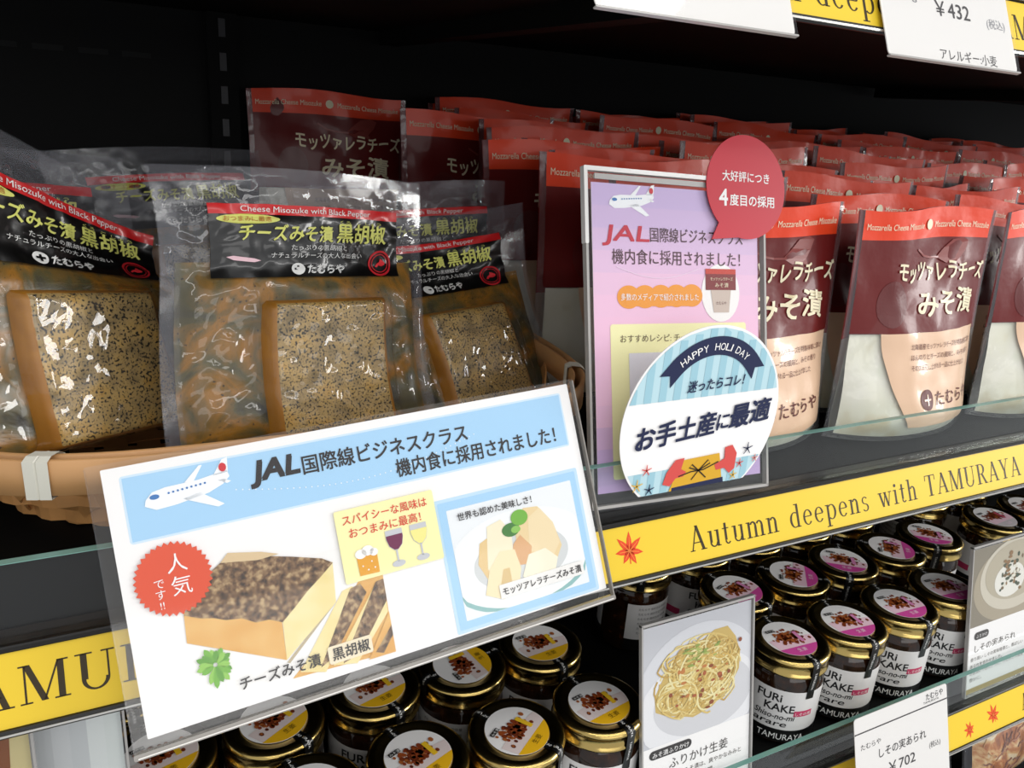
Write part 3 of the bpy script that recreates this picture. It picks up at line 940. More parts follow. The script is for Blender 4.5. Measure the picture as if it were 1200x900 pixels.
# ------------------------------------------------------------------ furikake jars
gold = mat('gold_lid', '#c4aa68', rough=0.20, metal=1.0)
jarglass = mottled('dark_furikake_behind_glass', [(0.35, '#150c06'), (0.6, '#2e190c'), (0.75, '#4a2b14')], 120, 4, 0.08)
tapem = mat('black_seal_tape', '#0e0e0e', rough=0.3)
wlabel = mat('jar_white_label', '#dcdad8', rough=0.4)
crumbs = [ink(c) for c in ('#7a3417', '#95481f', '#5f2410', '#a9602f', '#8a3b1c')]
def make_jar(kind, seed):
    """kind: 'yellow' or 'pink' or 'red' sticker. +x is the front of the label"""
    rd = random.Random(seed)
    t = thing('furikake_jar', '', 'jar')
    JR, HT = .0366, .0952
    mb = MB()
    prof = [(0, .0005), (.027, .0005), (.033, .002), (.0361, .006), (JR, .012), (JR, .064), (.0361, .069), (.0340, .0740), (.0322, .0772), (.0322, .0815), (0, .0815)]
    mb.lathe(prof, 40, jarglass)
    mb.build('glass_jar', t)
    mb = MB()
    prof = [(r_*1.038, z_ + .0152) for r_, z_ in
            [(.0318, .0625), (.0350, .0622), (.0364, .0632), (.0364, .0650), (.0352, .0660), (.0352, .0745), (.0362, .0752), (.0362, .0770), (.0345, .0788), (.0325, .0797),
             (.0300, .0800), (.0288, .0790), (.0, .0790)]]
    mb.lathe(prof, 48, gold)
    mb.build('lid', t, label='gold twist-off lid')
    # round sticker on the lid
    acc = {'yellow': '#efb91e', 'pink': '#d24d9d', 'red': '#cfc7c8'}[kind]
    tag = {'yellow': '#f0c22c', 'pink': '#d98ab8', 'red': '#c4516a'}[kind]
    top = lambda x, y, h: (x*1.12, y*1.12, .0944 + h)
    mb = MB()
    r = .0222
    mb.prism(disc(0, 0, r, n=40), top, 0, .0002, white)
    tz = 2
    # sticker frame: accent segment towards angle 0 (x > .45 r), photograph in the middle
    ch = .50
    a0 = math.acos(ch)
    mb.poly([(r*math.cos(-a0 + 2*a0*i/14), r*math.sin(-a0 + 2*a0*i/14)) for i in range(15)], top, 3, ink(acc))
    rice = ink('#e3d3cf' if kind == 'yellow' else '#eecbd6')
    mb.poly([(r*.98*math.cos(a), r*.98*math.sin(a)) for a in [R(62 + 5*i) for i in range(6)]] + [(-.002, -.003), (-.001, -.0205), (.0110, -.0187), (.0110, .018)], top, 3, rice)
    for k in range(130):
        x, y = rd.gauss(-.0015, .0034), rd.gauss(.0005, .0062)
        if x*x + y*y < (r*.93)**2 and x < .0095:
            s = rd.uniform(.0010, .0023)
            mb.poly(disc(x, y, s, s*.8, 7, rd.random()), top, 4 + (k % 5)*.25, rd.choice(crumbs))
    mb.poly(rrect(-.0132, -.0150, -.0100, -.0062, .0003, 1), top, 6, ink('#2a2624'))
    mb.text('みそ漬', -.0105, -.0145, .0024, top, 8, lwht, w=.008, rot=R(90))
    mb.poly(rrect(-.0060, .0072, .0072, .0108, .0003, 1), top, 6, ink(tag))
    mb.text('生姜', .0172, -.0045, .0046, top, 6, ink('#6b5413') if kind == 'yellow' else ink('#f2dbe7'), w=.009, rot=R(90))
    mb.build('lid_sticker', t)
    # tape over the lid, along the local x axis
    def tp(s, yy, h):
        x = s
        if abs(x) <= .0290:
            return (x*1.038, yy, .0942 + h + .0001)
        sg = 1 if x > 0 else -1
        path = [(.0290, .0791), (.0302, .0802), (.0327, .0800), (.0349, .0790), (.0365, .0772), (.0366, .0752), (.0368, .063), (.0366, .0615), (.0356, .050), (.0356, .030)]
        d = abs(x) - .0290
        for (p, q) in zip(path, path[1:]):
            l = math.hypot(q[0]-p[0], q[1]-p[1])
            if d <= l:
                break
            d -= l
        k = min(1, d/l)
        px, pz = p[0] + (q[0]-p[0])*k, p[1] + (q[1]-p[1])*k
        nx, nz = (p[1]-q[1])/l, (q[0]-p[0])/l
        rr = math.sqrt(max(1e-9, (px + h*abs(nx) + .0002)**2 - yy*yy))
        return (sg*rr*1.038, yy, pz + .0152 + h*abs(nz) + .0001)
    for s0, s1 in ((.0215, .075), (-.0215, -.050)):
        mb = MB()
        mb.grid(lambda u, v: tp(s0 + (s1-s0)*u, (-.0042 + .0084*v)*(1 if s0 > 0 else -1), 0), 26, 3, tapem)
        q = 1 if s0 > 0 else -1
        mb.text('TAMURAYA', 0, -.0012, .0034, lambda x, y, h: tp(q*(.0225 + x), q*y, h), 1.5, lwht, w=.019)
        mb.text('TAMURAYA', 0, -.0012, .0034, lambda x, y, h: tp(q*(.0460 + x), q*y, h), 1.5, lwht, w=.019) if q > 0 else None
        mb.build('seal_tape', t, label='black tape with small white letters over the lid')
    # wrap-round label
    cyl = lambda rad: (lambda x, y, h: ((rad + h)*math.cos(x/rad + R(-40)), (rad + h)*math.sin(x/rad + R(-40)), y))
    c = cyl(JR + .0002)
    mb = MB()
    mb.grid(lambda u, v: c((u-.5)*.200, .0205 + v*.0425, 0), 44, 4, wlabel)
    mb.grid(lambda u, v: c((u-.5)*.200, .0068 + v*.0137, 0), 44, 1, tapem)
    kk = ink('#1b1a1c')
    mb.text('FURi', -.022, .0505, .0115, c, 1, kk, w=.022, bold=.03)
    mb.text('KAKE', -.014, .0400, .0115, c, 1, kk, w=.027, bold=.03)
    for nm, yy, ww in (('Shiso-no-mi', .0315, .036), ('arare', .0240, .030)) if kind != 'yellow' else (('Shoga', .0315, .030), ('misozuke', .0240, .032)):
        mb.text(nm, -.022, yy, .0085, c, 1, kk, w=ww, shear=.2, bold=.02)
    c2 = ink('#c23a63' if kind != 'yellow' else '#d8a21c')
    mb.grid(lambda u, v: c(.013 + u*.019, .0362 + v*.0062, LAY), 8, 1, c2)
    mb.text('しその実' if kind != 'yellow' else '生姜', .0145, .0376, .0038, c, 2.5, lwht, w=.016 if kind != 'yellow' else .009)
    mb.text('TAMURAYA', -.016, .0095, .0092, c, 1, lwht, w=.044)
    for k in range(6):
        mb.text('みそ漬ふりかけ 名称 原材料名', .045, .0565 - k*.0058, .0032, c, 1, kk, w=.036)
        mb.text('たむらや 保存方法 内容量', -.088, .0565 - k*.0058, .0032, c, 1, kk, w=.036)
    mb.grid(lambda u, v: c(-.060 + u*.030, .0262 + v*.0080, LAY), 8, 1, c2)
    mb.build('wrap_label', t)
    return t
JS = .9634                 # the rows stand on a grid of about 7.7 by 8 cm
jy, jp, jr = make_jar('yellow', 3), make_jar('pink', 4), make_jar('red', 6)
first = {id(jy): True, id(jp): True, id(jr): True}
def jar(src, x, y, rz, label, group):
    if first[id(src)]:
        first[id(src)] = False
        src.location = (x*JS, y*JS, Z2)
        src.rotation_euler = (0, 0, R(rz))
        src['label'], src['group'] = label, group
    else:
        dup(src, label, (x*JS, y*JS, Z2), (0, 0, R(rz)), group=group)
GY, GP, GR = 'jars with yellow stickers', 'jars with pink stickers', 'jars at the far right of the jar shelf'
for x, y, a, lab in (
    (.343, .438, -80, 'gold-lidded jar with yellow sticker, front row, right beside the spaghetti card'),
    (.264, .436, -55, 'gold-lidded jar with yellow sticker, front row, second from the spaghetti card'),
    (.183, .442, -70, 'gold-lidded jar with yellow sticker, front row, third from the spaghetti card'),
    (.102, .440, -75, 'gold-lidded jar with yellow sticker, front row, fourth from the spaghetti card, at the bottom edge'),
    (.335, .526, -85, 'gold-lidded jar with yellow sticker, second row, right of the others under the big sheet'),
    (.256, .526, 10, 'gold-lidded jar, second row, its yellow sticker turned so the yellow faces right'),
    (.176, .528, -75, 'gold-lidded jar with yellow sticker, second row, behind the third front jar'),
    (.092, .521, -60, 'gold-lidded jar with yellow sticker, second row, under the low edge of the big sheet'),
    (.010, .516, -75, 'gold-lidded jar with yellow sticker, second row, leftmost under the corner of the big sheet'),
    (-.012, .602, -80, 'gold-lidded jar in the third row, glimpsed left of the big sheet under the yellow strip')):
    jar(jy, x, y, a, lab, GY)
for x, y, a, lab in (
    (.565, .441, -94, 'pink-stickered gold-lidded jar, front row, right beside the spaghetti card'),
    (.645, .440, -96, 'pink-stickered gold-lidded jar, front row, second from the spaghetti card'),
    (.7255, .441, -93, 'pink-stickered gold-lidded jar, front row, third from the spaghetti card'),
    (.8065, .444, -95, 'pink-stickered gold-lidded jar, front row, next to the clear-cased cream food card'),
    (.576, .526, -72, 'pink-stickered gold-lidded jar, second row, peeking over the spaghetti card'),
    (.658, .526, -42, 'pink-stickered gold-lidded jar, second row, pink segment turned to the right'),
    (.7385, .527, -128, 'pink-stickered gold-lidded jar, second row, behind the third front jar'),
    (.8195, .526, -45, 'pink-stickered gold-lidded jar, second row, behind the last front jar'),
    (.899, .532, -130, 'pink-stickered gold-lidded jar, second row, left of the clear-cased cream food card'),
    (.508, .612, 60, 'gold-lidded jar under the yellow strip with its white and magenta label turned away'),
    (.592, .611, -60, 'gold-lidded jar in the third row, first whole rim under the word Autumn'),
    (.672, .610, -60, 'gold-lidded jar in the third row, second rim under the word Autumn'),
    (.755, .611, -60, 'gold-lidded jar in the third row, rim under the word deepens'),
    (.835, .612, -60, 'gold-lidded jar in the third row, rim right of the word deepens')):
    jar(jp, x, y, a, lab, GP)
for x, y, a, lab in (
    (1.030, .531, -85, 'gold-lidded jar with pale red sticker, peeking over the clear-cased cream food card'),
    (1.112, .534, -85, 'gold-lidded jar with pale red sticker at the right edge of the photo'),
    (.985, .612, -45, 'gold-lidded jar under the final word of the strip, left of two rims'),
    (1.075, .615, -45, 'gold-lidded jar under the final word of the strip, right of two rims')):
    jar(jr, x, y, a, lab, GR)

# ------------------------------------------------------------------ big sheet with the aeroplane
def sheet_axes(ux, dn):
    ux = Vector(ux).normalized()
    dn = Vector(dn)
    dn = (dn - ux*dn.dot(ux)).normalized()
    up = -dn
    return ux, up.cross(ux), up
ax = sheet_axes((.9976, .0251, .0644), (.0505, -.4234, -.9045))
tl = Vector((-.007, .3715, 1.1325))
bl = tl - ax[2]*.1225
sg = thing('promotional_sheet', 'large white tilted sheet with blue heading and cheese photos in a clear sleeve', 'sign', bl, axes=ax)
f = mm()
mb = MB()
mb.prism(rrect(0, 0, 249, 122.5, .6, 2), f, -.0005, 0, white)
sky = ink('#a5cfee')
mb.rect(8, 87.5, 242, 117, f, 1, sky)
mb.poly(rrect(7, 86.5, 243, 118, 1.5), f, .5, ink('#cfe4f4'))
kk = ink('#231f20')
mb.text('JAL', 64, 103.6, 13.6, f, 3, kk, w=23, bold=.07, shear=.22)
mb.text('国際線ビジネスクラス', 89, 102.6, 10.2, f, 3, kk, w=91, bold=.022)
mb.text('機内食に採用されました！', 136.5, 91.0, 10.2, f, 3, kk, w=98, bold=.022)
# aeroplane
pw = ink('#f4f6f8')
def plane(mb, f, x, y, s, lay, flip=False):
    P_ = lambda q: [(x + a*s, y + b*s) for a, b in q]
    mb.poly(P_([(0, .06), (.02, .13), (.10, .21), (.25, .24), (.62, .25), (.82, .28), (.97, .30), (.99, .22), (.90, .14), (.72, .07), (.35, .01), (.12, -.005)]), f, lay, pw)
    mb.poly(P_([(.80, .26), (.93, .44), (1.0, .46), (.98, .28)]), f, lay, pw)
    mb.poly(P_([(.42, .06), (.62, .10), (.88, -.10), (.80, -.12)]), f, lay, pw)
    mb.poly(P_([(.46, .24), (.58, .25), (.70, .42), (.66, .42)]), f, lay, pw)
    mb.poly(P_([(.84, .20), (.92, .20), (1.0, .16), (.95, .14)]), f, lay, pw)
    bl_ = ink('#3f76b5')
    mb.poly(P_(disc(.12, .15, .055, .03, 10)), f, lay+2, bl_)
    for k in range(9):
        mb.poly(P_(disc(.28 + .052*k, .165 + .004*k, .014, .014, 6)), f, lay+2, bl_)
    mb.poly(P_(disc(.925, .345, .045, .055, 12)), f, lay+2, ink('#cc2b36'))
plane(mb, f, 15.5, 100, 39, 3)
for k in range(44):
    q = k/43
    mb.poly(disc(56 + 128*q, 101.5 - 9.5*math.sin(q*PI) + 3*q, .35, n=6), f, 2.5, pw)
# burst seal
orr = ink('#dc5131')
mb.poly([((22 + (17.2 if i % 2 else 15.6)*math.cos(2*PI*i/72)), 67.3 + (17.2 if i % 2 else 15.6)*math.sin(2*PI*i/72)) for i in range(72)], f, 8, orr)
mb.text('人', 20, 70.5, 9.5, f, 10, white, bold=-.005)
mb.text('気', 20.5, 60.0, 9.5, f, 10, white, bold=-.005)
for k, ch in enumerate('です!!'[:2]):
    mb.text(ch, 13.5, 64.5 - 5*k, 5, f, 10, white)
mb.text('!!', 14.6, 54.8, 4.6, f, 10, white)
# photograph of the cut cheese
mb.poly(rrect(36, 8, 119, 62, .5), f, 1, ink('#f1efec'))
ptop = mottled('print_pepper_crust', [(0.35, '#38281c'), (0.5, '#78593c'), (0.65, '#b89c72')], 300, 6, 0.5, bump=0)
pface = mottled('print_cheese_front', [(0.35, '#d9a04c'), (0.65, '#e3b468')], 60, 3, 0.5)
pside = mottled('print_cheese_cut', [(0.35, '#e9d48e'), (0.65, '#f1e2ac')], 60, 3, 0.5)
mb.poly([(66, 6), (118, 3.5), (119, 44), (108, 46), (96, 30)], f, 1.6, pface)
mb.poly([(22.7, 36.7), (64.8, 15.6), (65.9, 35.5), (44, 43), (23.6, 51)], f, 3, pface)
mb.poly([(64.8, 15.6), (93, 36), (94.9, 56), (66.2, 35.5)], f, 3, pside)
crust = [(23.4, 49.5), (30, 46.2), (36, 44.6), (41, 42.2), (48, 41.0), (54, 37.2), (60, 36.9), (66, 33.8), (73, 39.2), (80, 45.0), (88, 50.4), (95, 55.6), (90, 59), (76, 63.5), (62, 67.5), (47, 71.5), (38, 66)]
mb.poly(crust, f, 4, ptop)
mb.poly([(43, 69), (47, 72.8), (62, 69.5), (70, 66.5), (60, 66)], f, 4.5, ink('#d7bd94'))
for i in range(6):
    q = i*.9
    mb.poly([(64.8 + 4*i*.5, 15.6 + 3.2*i*.5 - 1.2), (66 + 4*i*.5, 15 + 3.2*i*.5 - 1.4), (93 + .6*i*.1, 36 - q*.1), (92, 36.6)], f, 2.8, ink('#b9aa8e')) if i == 0 else None
mb.poly([(70, 8), (82, 4.2), (108, 38), (102, 41.5), (97, 40.5)], f, 3, pside)
mb.poly([(80, 7), (87, 10), (109, 36.6), (106.5, 41.8), (101, 40.5)], f, 3.6, ptop)
mb.poly([(86, 6.2), (98, 3.6), (118, 24), (118.5, 36), (113, 38)], f, 4, pside)
mb.poly([(91, 5.6), (100, 8), (118.6, 30), (118.8, 41), (114.6, 40.5)], f, 4.6, ptop)
mb.poly([(104, 3.4), (118.3, 3.2), (118.6, 24)], f, 5, pface)
mb.poly([(108, 6), (112, 4.5), (118.4, 12), (118.5, 17)], f, 5.6, ptop)
gr = [ink('#6fae3c'), ink('#5b9a33'), ink('#8cc152')]
for k, (a, l) in enumerate(((R(115), 9), (R(150), 9), (R(185), 8.5), (R(60), 8), (R(25), 8), (R(-60), 10), (R(-95), 11), (R(-30), 8))):
    for j in (-1, 0, 1):
        b = a + j*.32
        ll = l*(1 - .18*abs(j))
        c, s = math.cos(b), math.sin(b)
        q = [(1, -.4), (.55*ll, -1.5), (.85*ll, -1.1), (ll, 0), (.85*ll, 1.1), (.55*ll, 1.5), (1, .4)]
        mb.poly([(33 + u*c - v*s, 23.5 + u*s + v*c) for u, v in q], f, 6 + .1*j, gr[(k + j) % 3])
mb.poly(rrect(84.5, 6.8, 107, 15.6, 1.2), f, 7, ink('#efe0c2'))
mb.text('チーズみそ漬', 42, 8.8, 6.6, f, 9, kk, w=38.5, bold=.025)
mb.text('黒胡椒', 86.5, 8.8, 6.6, f, 9, kk, w=19, bold=.025)
# pale yellow note with three drinks
fn6 = lambda x, y, h: f(x, y, h + 7*LAY)
mb.poly(rrect(99.5, 43, 153.4, 80, 1), fn6, 1, ink('#f6efb0'))
mb.text('スパイシーな風味は', 103.2, 72.6, 5.4, fn6, 3, ink('#d8412c'), w=46, bold=.012)
mb.text('おつまみに最高！', 105.5, 65.6, 5.4, fn6, 3, ink('#d8412c'), w=39, bold=.012)
mb.poly([(107.2, 45.4), (117.6, 45.0), (117.8, 55), (107, 55.2)], fn6, 3, ink('#e3a12f'))
mb.poly(disc(109.4, 56.2, 3, 2.4), fn6, 4, white)
mb.poly(disc(113.2, 57.2, 3.2, 2.6), fn6, 4, white)
mb.poly(disc(116.3, 55.8, 2.2, 2), fn6, 4, white)
for (x, y) in ((109.5, 50), (112, 47.6), (114.4, 51.4), (115.6, 48)):
    mb.poly(disc(x, y, .45, n=6), fn6, 4, white)
gy = ink('#c4c6cb')
for x, col in ((128.4, '#6d1f4a'), (142.0, '#eee68c')):
    mb.poly([(x-4.6, 64.4), (x-4.7, 60), (x-3.6, 56), (x-1, 53.6), (x+1, 53.6), (x+3.6, 56), (x+4.7, 60), (x+4.6, 64.4)], fn6, 3, gy)
    mb.poly([(x-4.5, 61.6), (x-4.5, 60), (x-3.4, 56.2), (x-1, 54), (x+1, 54), (x+3.4, 56.2), (x+4.5, 60), (x+4.5, 61.6)], fn6, 4, ink(col))
    mb.rect(x-.5, 47.5, x+.5, 54, fn6, 3, gy)
    mb.poly(disc(x, 46.6, 3.6, 1.7), fn6, 3, gy)
# framed photograph of the mozzarella
mb.poly(rrect(153.2, .8, 244.2, 73.2, 1.2), f, 1, ink('#bfdcf1'))
mb.poly(rrect(155, 2.5, 242.4, 71.4, .8), f, 1.5, sky)
mb.poly(rrect(159.5, 6.6, 238.5, 66.8, .5), f, 2, ink('#e9ecee'))
def clipd(cx_, cy, rx, ry):
    return [(min(238.4, max(159.6, a)), min(66.7, max(6.7, b))) for a, b in disc(cx_, cy, rx, ry, 40)]
mb.poly(clipd(199, 30, 47, 27), f, 2.4, ink('#8db9b7'))
mb.poly(clipd(199, 32, 46, 26.5), f, 2.8, ink('#eef0f0'))
mb.poly(clipd(199, 31, 30, 16), f, 3.2, ink('#cfd2d2'))
for q, col, l in (([(172, 34), (175, 45), (183, 48), (187, 40), (184, 28), (176, 25)], '#e2c48c', 4), ([(177, 30), (181, 53), (190, 55), (195, 47), (194, 34), (186, 24)], '#f0e6c8', 4.4),
                  ([(196, 30), (198, 50), (205, 58), (214, 57), (222, 46), (225, 32), (219, 23), (207, 22)], '#e6cd9c', 4.2), ([(204, 34), (207, 52), (215, 56), (222, 46), (224, 34), (218, 27)], '#ead6ac', 4.6),
                  ([(191, 28), (195, 40), (200, 44), (206, 36), (203, 27)], '#d9a878', 4.8), ([(173, 17), (178, 30), (186, 38), (195, 37), (197, 26), (193, 14), (183, 12)], '#efdfb6', 5),
                  ([(183, 20), (186, 28), (190, 28), (190, 20), (186, 16)], '#d9bd86', 5.4), ([(197, 21), (203, 32), (214, 33), (221, 26), (217, 17), (205, 14)], '#f0ead2', 5.2)):
    mb.poly(q, f, l, ink(col))
for x, y, rx, ry, col, l in ((195, 48, 5.6, 3.8, '#3f7a36', 6), (201.5, 53.5, 5.4, 4.4, '#6fae3c', 6.3), (198, 47.5, 3, 2, '#86bd56', 6.6)):
    mb.poly(disc(x, y, rx, ry, 16), f, l, ink(col))
mb.text('世界も認めた美味しさ！', 165, 60.2, 4.6, f, 8, kk, w=46, bold=.02)
mb.poly(rrect(181.5, 12.4, 236, 20.2, .6), f, 8, ink('#eceae6'))
mb.text('モッツアレラチーズみそ漬', 183.2, 14.4, 4.6, f, 10, kk, w=51, bold=.02)
mb.build('printed_paper', sg)
mb = MB()
mb.rect(-6, -6, 252, 125, lambda x, y, h: flat(x*.001, y*.001, h + .0022), 0, sleeve_m)
mb.rect(252, -6, -6, 125, lambda x, y, h: flat(x*.001, y*.001, -.0010), 0, sleeve_m)
se = mat('sleeve_edge', '#8d8881', rough=0.2, spec=0.6)
mb.prism(rrect(-6.6, -7.2, 252.6, -4.4, .8, 2), f, -.0012, .0026, se)
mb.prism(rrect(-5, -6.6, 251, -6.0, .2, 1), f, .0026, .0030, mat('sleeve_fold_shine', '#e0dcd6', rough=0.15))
mb.prism(rrect(-6.4, -5, -5.8, 124, .2, 1), f, -.0012, .0023, acryl)
mb.prism(rrect(251.6, -5, 252.4, 124, .2, 1), f, -.0012, .0023, se)
mb.build('clear_sleeve', sg)
# ------------------------------------------------------------------ pink sign
ax = lean_axes(17.0, 2.4)
PK = .967
pt = Vector((.2725, .4215, 1.2615))
pb = pt - ax[2]*(.199*PK)
pk = thing('acrylic_sign', 'pink sign in a clear upright frame standing among the red pouches', 'sign', pb, axes=ax)
f = mm(k=.001*PK)
mb = MB()
mb.prism(rrect(0, 0, 139, 199, .4, 1), f, -.0004, 0, white)
pinks = ['#c9b3dc', '#cfb6dc', '#d7badb', '#e0bddb', '#e8c0db', '#edc1dc', '#efc1dc', '#efc1dd', '#efc2dd', '#efc2dd', '#eabfdc', '#dab6da', '#cdaeda', '#c6a9d8']
for k, c in enumerate(pinks):
    y1 = 199 - k*199/14
    mb.rect(0, y1 - 199/14, 139, y1, f, 1, ink(c))
plane(mb, f, 13, 183.5, 36, 3)
mb.text('JAL', 8, 162.8, 14.2, f, 3, ink('#c2263c'), w=36, bold=.035, shear=.2)
mb.text('国際線ビジネスクラス', 45, 163.6, 10.4, f, 3, ink('#4b2b33'), w=80, bold=.005)
mb.text('機内食に採用されました！', 14.5, 148.6, 10.6, f, 3, ink('#4b2b33'), w=108, bold=.005)
draw(mb, [(18 + 4*i, 146 - 7*math.sin(i/17*PI)) for i in range(18)], .6, f, 3, ink('#e9cfe4'))
og = ink('#ec9a2f')
for k in range(5):
    mb.poly(disc(27 + 13*k, 126.5 + .3*k, 9.2, 7.6), f, 3 + .1*k, og)
mb.poly(rrect(24, 120.5, 84, 132, 3), f, 3.8, og)
mb.text('多数のメディアで紹介されました', 20.5, 124.6, 5, f, 6, white, w=64, bold=.01)
mb.poly(disc(104.5, 129.5, 17, 20), f, 3, white)
mb.rect(91, 131.5, 118, 142.5, f, 5, ink('#7d2022'))
mb.rect(91, 142.5, 118, 146, f, 5, ink('#c33a28'))
mb.poly([(95.5, 131.5), (113.5, 131.5), (111.5, 116), (98, 116)], f, 5, ink('#c9b8ac'))
mb.text('モッツァレラチーズ', 95, 138, 2.8, f, 7, creamink, w=20)
mb.text('みそ漬', 99, 133.6, 3.4, f, 7, creamink, w=12)
mb.text('たむらや', 100, 121.5, 2.6, f, 7, darkred, w=9)
mb.poly(rrect(12, 8, 127, 109, 2), f, 3, ink('#f4f1b8'))
mb.text('おすすめレシピ: チーズみそ漬', 19.5, 97.4, 5.6, f, 5, ink('#5b4c33'), w=78)
mb.poly(rrect(26, 34, 112, 90, .5), f, 5, ink('#dcdbe4'))
mb.poly([(26.5, 62), (44, 78), (70, 85), (95, 84), (111.5, 74), (111.5, 35), (26.5, 35)], f, 6, ink('#b9b6c2'))
mb.poly([(26.5, 55), (44, 70), (70, 77), (95, 76), (111.5, 66), (111.5, 34.5), (26.5, 34.5)], f, 7, ink('#eceae8'))
for q, c in (((50, 45, 20, 12), '#e2c48c'), ((78, 50, 18, 14), '#d9b06c'), ((64, 56, 12, 8), '#f0e6c8')):
    mb.poly(disc(*q), f, 8, ink(c))
for k in range(4):
    mb.text('チーズみそ漬を薄く切り、お皿に盛りつけて', 20, 26 - 5.4*k, 4, f, 5, ink('#5b4c33'), w=96)
mb.build('printed_paper', pk)
mb = MB()
fz = lambda d: (lambda x, y, h: flat(x*.001*PK, y*.001*PK, h + d))
mb.rect(-5.5, -9, 144.5, 208, fz(.0016), 0, acryl)
mb.rect(144.5, -9, -5.5, 208, fz(-.0014), 0, acryl)
for x0, y0, x1, y1 in ((-6, -9.6, -4.2, 208), (143.2, -9.6, 145, 208), (-6, -9.6, 145, -7.6)):
    mb.prism(rrect(x0, y0, x1, y1, .3, 1), f, -.0020, .0022, acryledge)
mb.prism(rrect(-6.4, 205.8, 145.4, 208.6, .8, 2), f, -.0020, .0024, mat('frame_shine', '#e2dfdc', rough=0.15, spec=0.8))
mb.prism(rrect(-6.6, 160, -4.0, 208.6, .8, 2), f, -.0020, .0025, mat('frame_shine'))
mb.prism(rrect(2, 201, 137, 204.5, .3, 1), f, .0002, .0012, acryledge)
mb.build('clear_frame', pk)
mb = MB()
fb = lambda x, y, h: flat(x*.001*PK, y*.001*PK, h + .0026)
bc = ink('#c12a3a')
circ = disc(127, 203, 36, n=56)
cut = [p for p in circ]
out = []
for i, p in enumerate(cut):
    a = math.degrees(math.atan2(p[1]-203, p[0]-127)) % 360
    if 228 < a < 252:
        continue
    out.append((p, a))
out.sort(key=lambda q: q[1])
pts = []
for p, a in out:
    pts.append(p)
    if a <= 228 and not any(b > a and b <= 228 for _, b in out):
        pts.append((95, 166))
mb.prism(pts, fb, -.0002, .0004, bc)
fb2 = lambda x, y, h: fb(x, y, h + .0004)
mb.text('大好評につき', 105, 207, 7.8, fb2, 1, white, w=43, bold=.02)
mb.text('4', 102, 189.5, 16, fb2, 1, white, bold=.03)
mb.text('度目の採用', 111.5, 190.5, 8.4, fb2, 1, white, w=41, bold=.025)
mb.build('speech_bubble', pk, label='red round speech bubble sticker')
mb = MB()
mb.box(-.004, .143*PK, -.002, .020, -.0105, -.0088, acryl)
mb.build('frame_foot', pk)

# ------------------------------------------------------------------ round gift card
rc = thing('round_card', 'round light-blue card with navy ribbon on the glass in front of the pink sign', 'sign', (.3318, .3560, 1.1222), rot=(0, 0, 0))
f = mm()
def cut_disc(r, yb, n=72):
    a = math.asin(yb/r)
    return [(r*math.cos(a + (PI - 2*a)*i/n), r*math.sin(a + (PI - 2*a)*i/n)) for i in range(n+1)]
mb = MB()
RR = 63
full = cut_disc(RR, -46)
mb.prism(full, f, -.0005, 0, white)
lb, lb2, nv = ink('#b9d8e0'), ink('#9cc6d3'), ink('#1f2648')
def band(y0, y1, x0, x1, r, col, lay):
    """the part of the disc between two heights and two sides"""
    n = 14
    L, Q = [], []
    for i in range(n+1):
        y = y0 + (y1-y0)*i/n
        hw = math.sqrt(max(0.0, r*r - y*y))
        a, b = max(x0, -hw), min(x1, hw)
        if b > a:
            L.append((a, y)); Q.append((b, y))
    if len(L) > 1:
        for i in range(len(L)-1):
            mb.poly([L[i], Q[i], Q[i+1], L[i+1]], f, lay, col)
band(17, 61.2, -70, 70, 61.5, lb, 1)
band(-46, -30, -70, 70, 61.5, lb, 1)
for k in range(12):
    x = -60 + 11*k
    band(17, 61.2, x, x+5.5, 61.5, lb2, 2)
    band(-46, -30, x, x+5.5, 61.5, lb2, 2)
# ribbon arch
ro, ri = 48, 36
arc = [R(138 - 96*i/24) for i in range(25)]
oc = (2, 8)
for a, b in zip(arc, arc[1:]):
    mb.poly([(oc[0] + ri*math.cos(a), oc[1] + ri*math.sin(a)), (oc[0] + ri*math.cos(b), oc[1] + ri*math.sin(b)), (oc[0] + ro*math.cos(b), oc[1] + ro*math.sin(b)), (oc[0] + ro*math.cos(a), oc[1] + ro*math.sin(a))], f, 4, nv)
for s, a in ((-1, R(138)), (1, R(42))):
    p0 = (oc[0] + ri*math.cos(a), oc[1] + ri*math.sin(a))
    p1 = (oc[0] + ro*math.cos(a), oc[1] + ro*math.sin(a))
    t = (s*math.sin(a), -abs(math.cos(a)))
    mb.poly([p0, (p0[0] + t[0]*9, p0[1] + t[1]*9), ((p0[0]+p1[0])/2 + t[0]*4, (p0[1]+p1[1])/2 + t[1]*4), (p1[0] + t[0]*9, p1[1] + t[1]*9), p1], f, 4, nv)
word = 'HAPPY HOLIDAY'
for i, ch in enumerate(word):
    if ch == ' ':
        continue
    a = R(127 - 74*i/(len(word)-1))
    mb.text(ch, oc[0] + 39.2*math.cos(a) - 2.2*math.sin(a), oc[1] + 39.2*math.sin(a) + 2.2*math.cos(a), 6.6, f, 6, white, rot=a - PI/2, w=3.9 if ch != 'I' else 1.0)
mb.text('迷ったらコレ！', -17, 21.5, 8.2, f, 6, nv, w=45, bold=.03, shear=.15, rot=R(2))
mb.text('お手土産', -51, -13, 17, f, 6, nv, w=61, bold=.045, shear=.12, rot=R(5))
mb.text('に', 11.5, -6.8, 13, f, 6, nv, w=9.5, bold=.04, shear=.12, rot=R(5))
mb.text('最適', 22, -6.2, 17.5, f, 6, nv, w=33.5, bold=.045, shear=.12, rot=R(5))
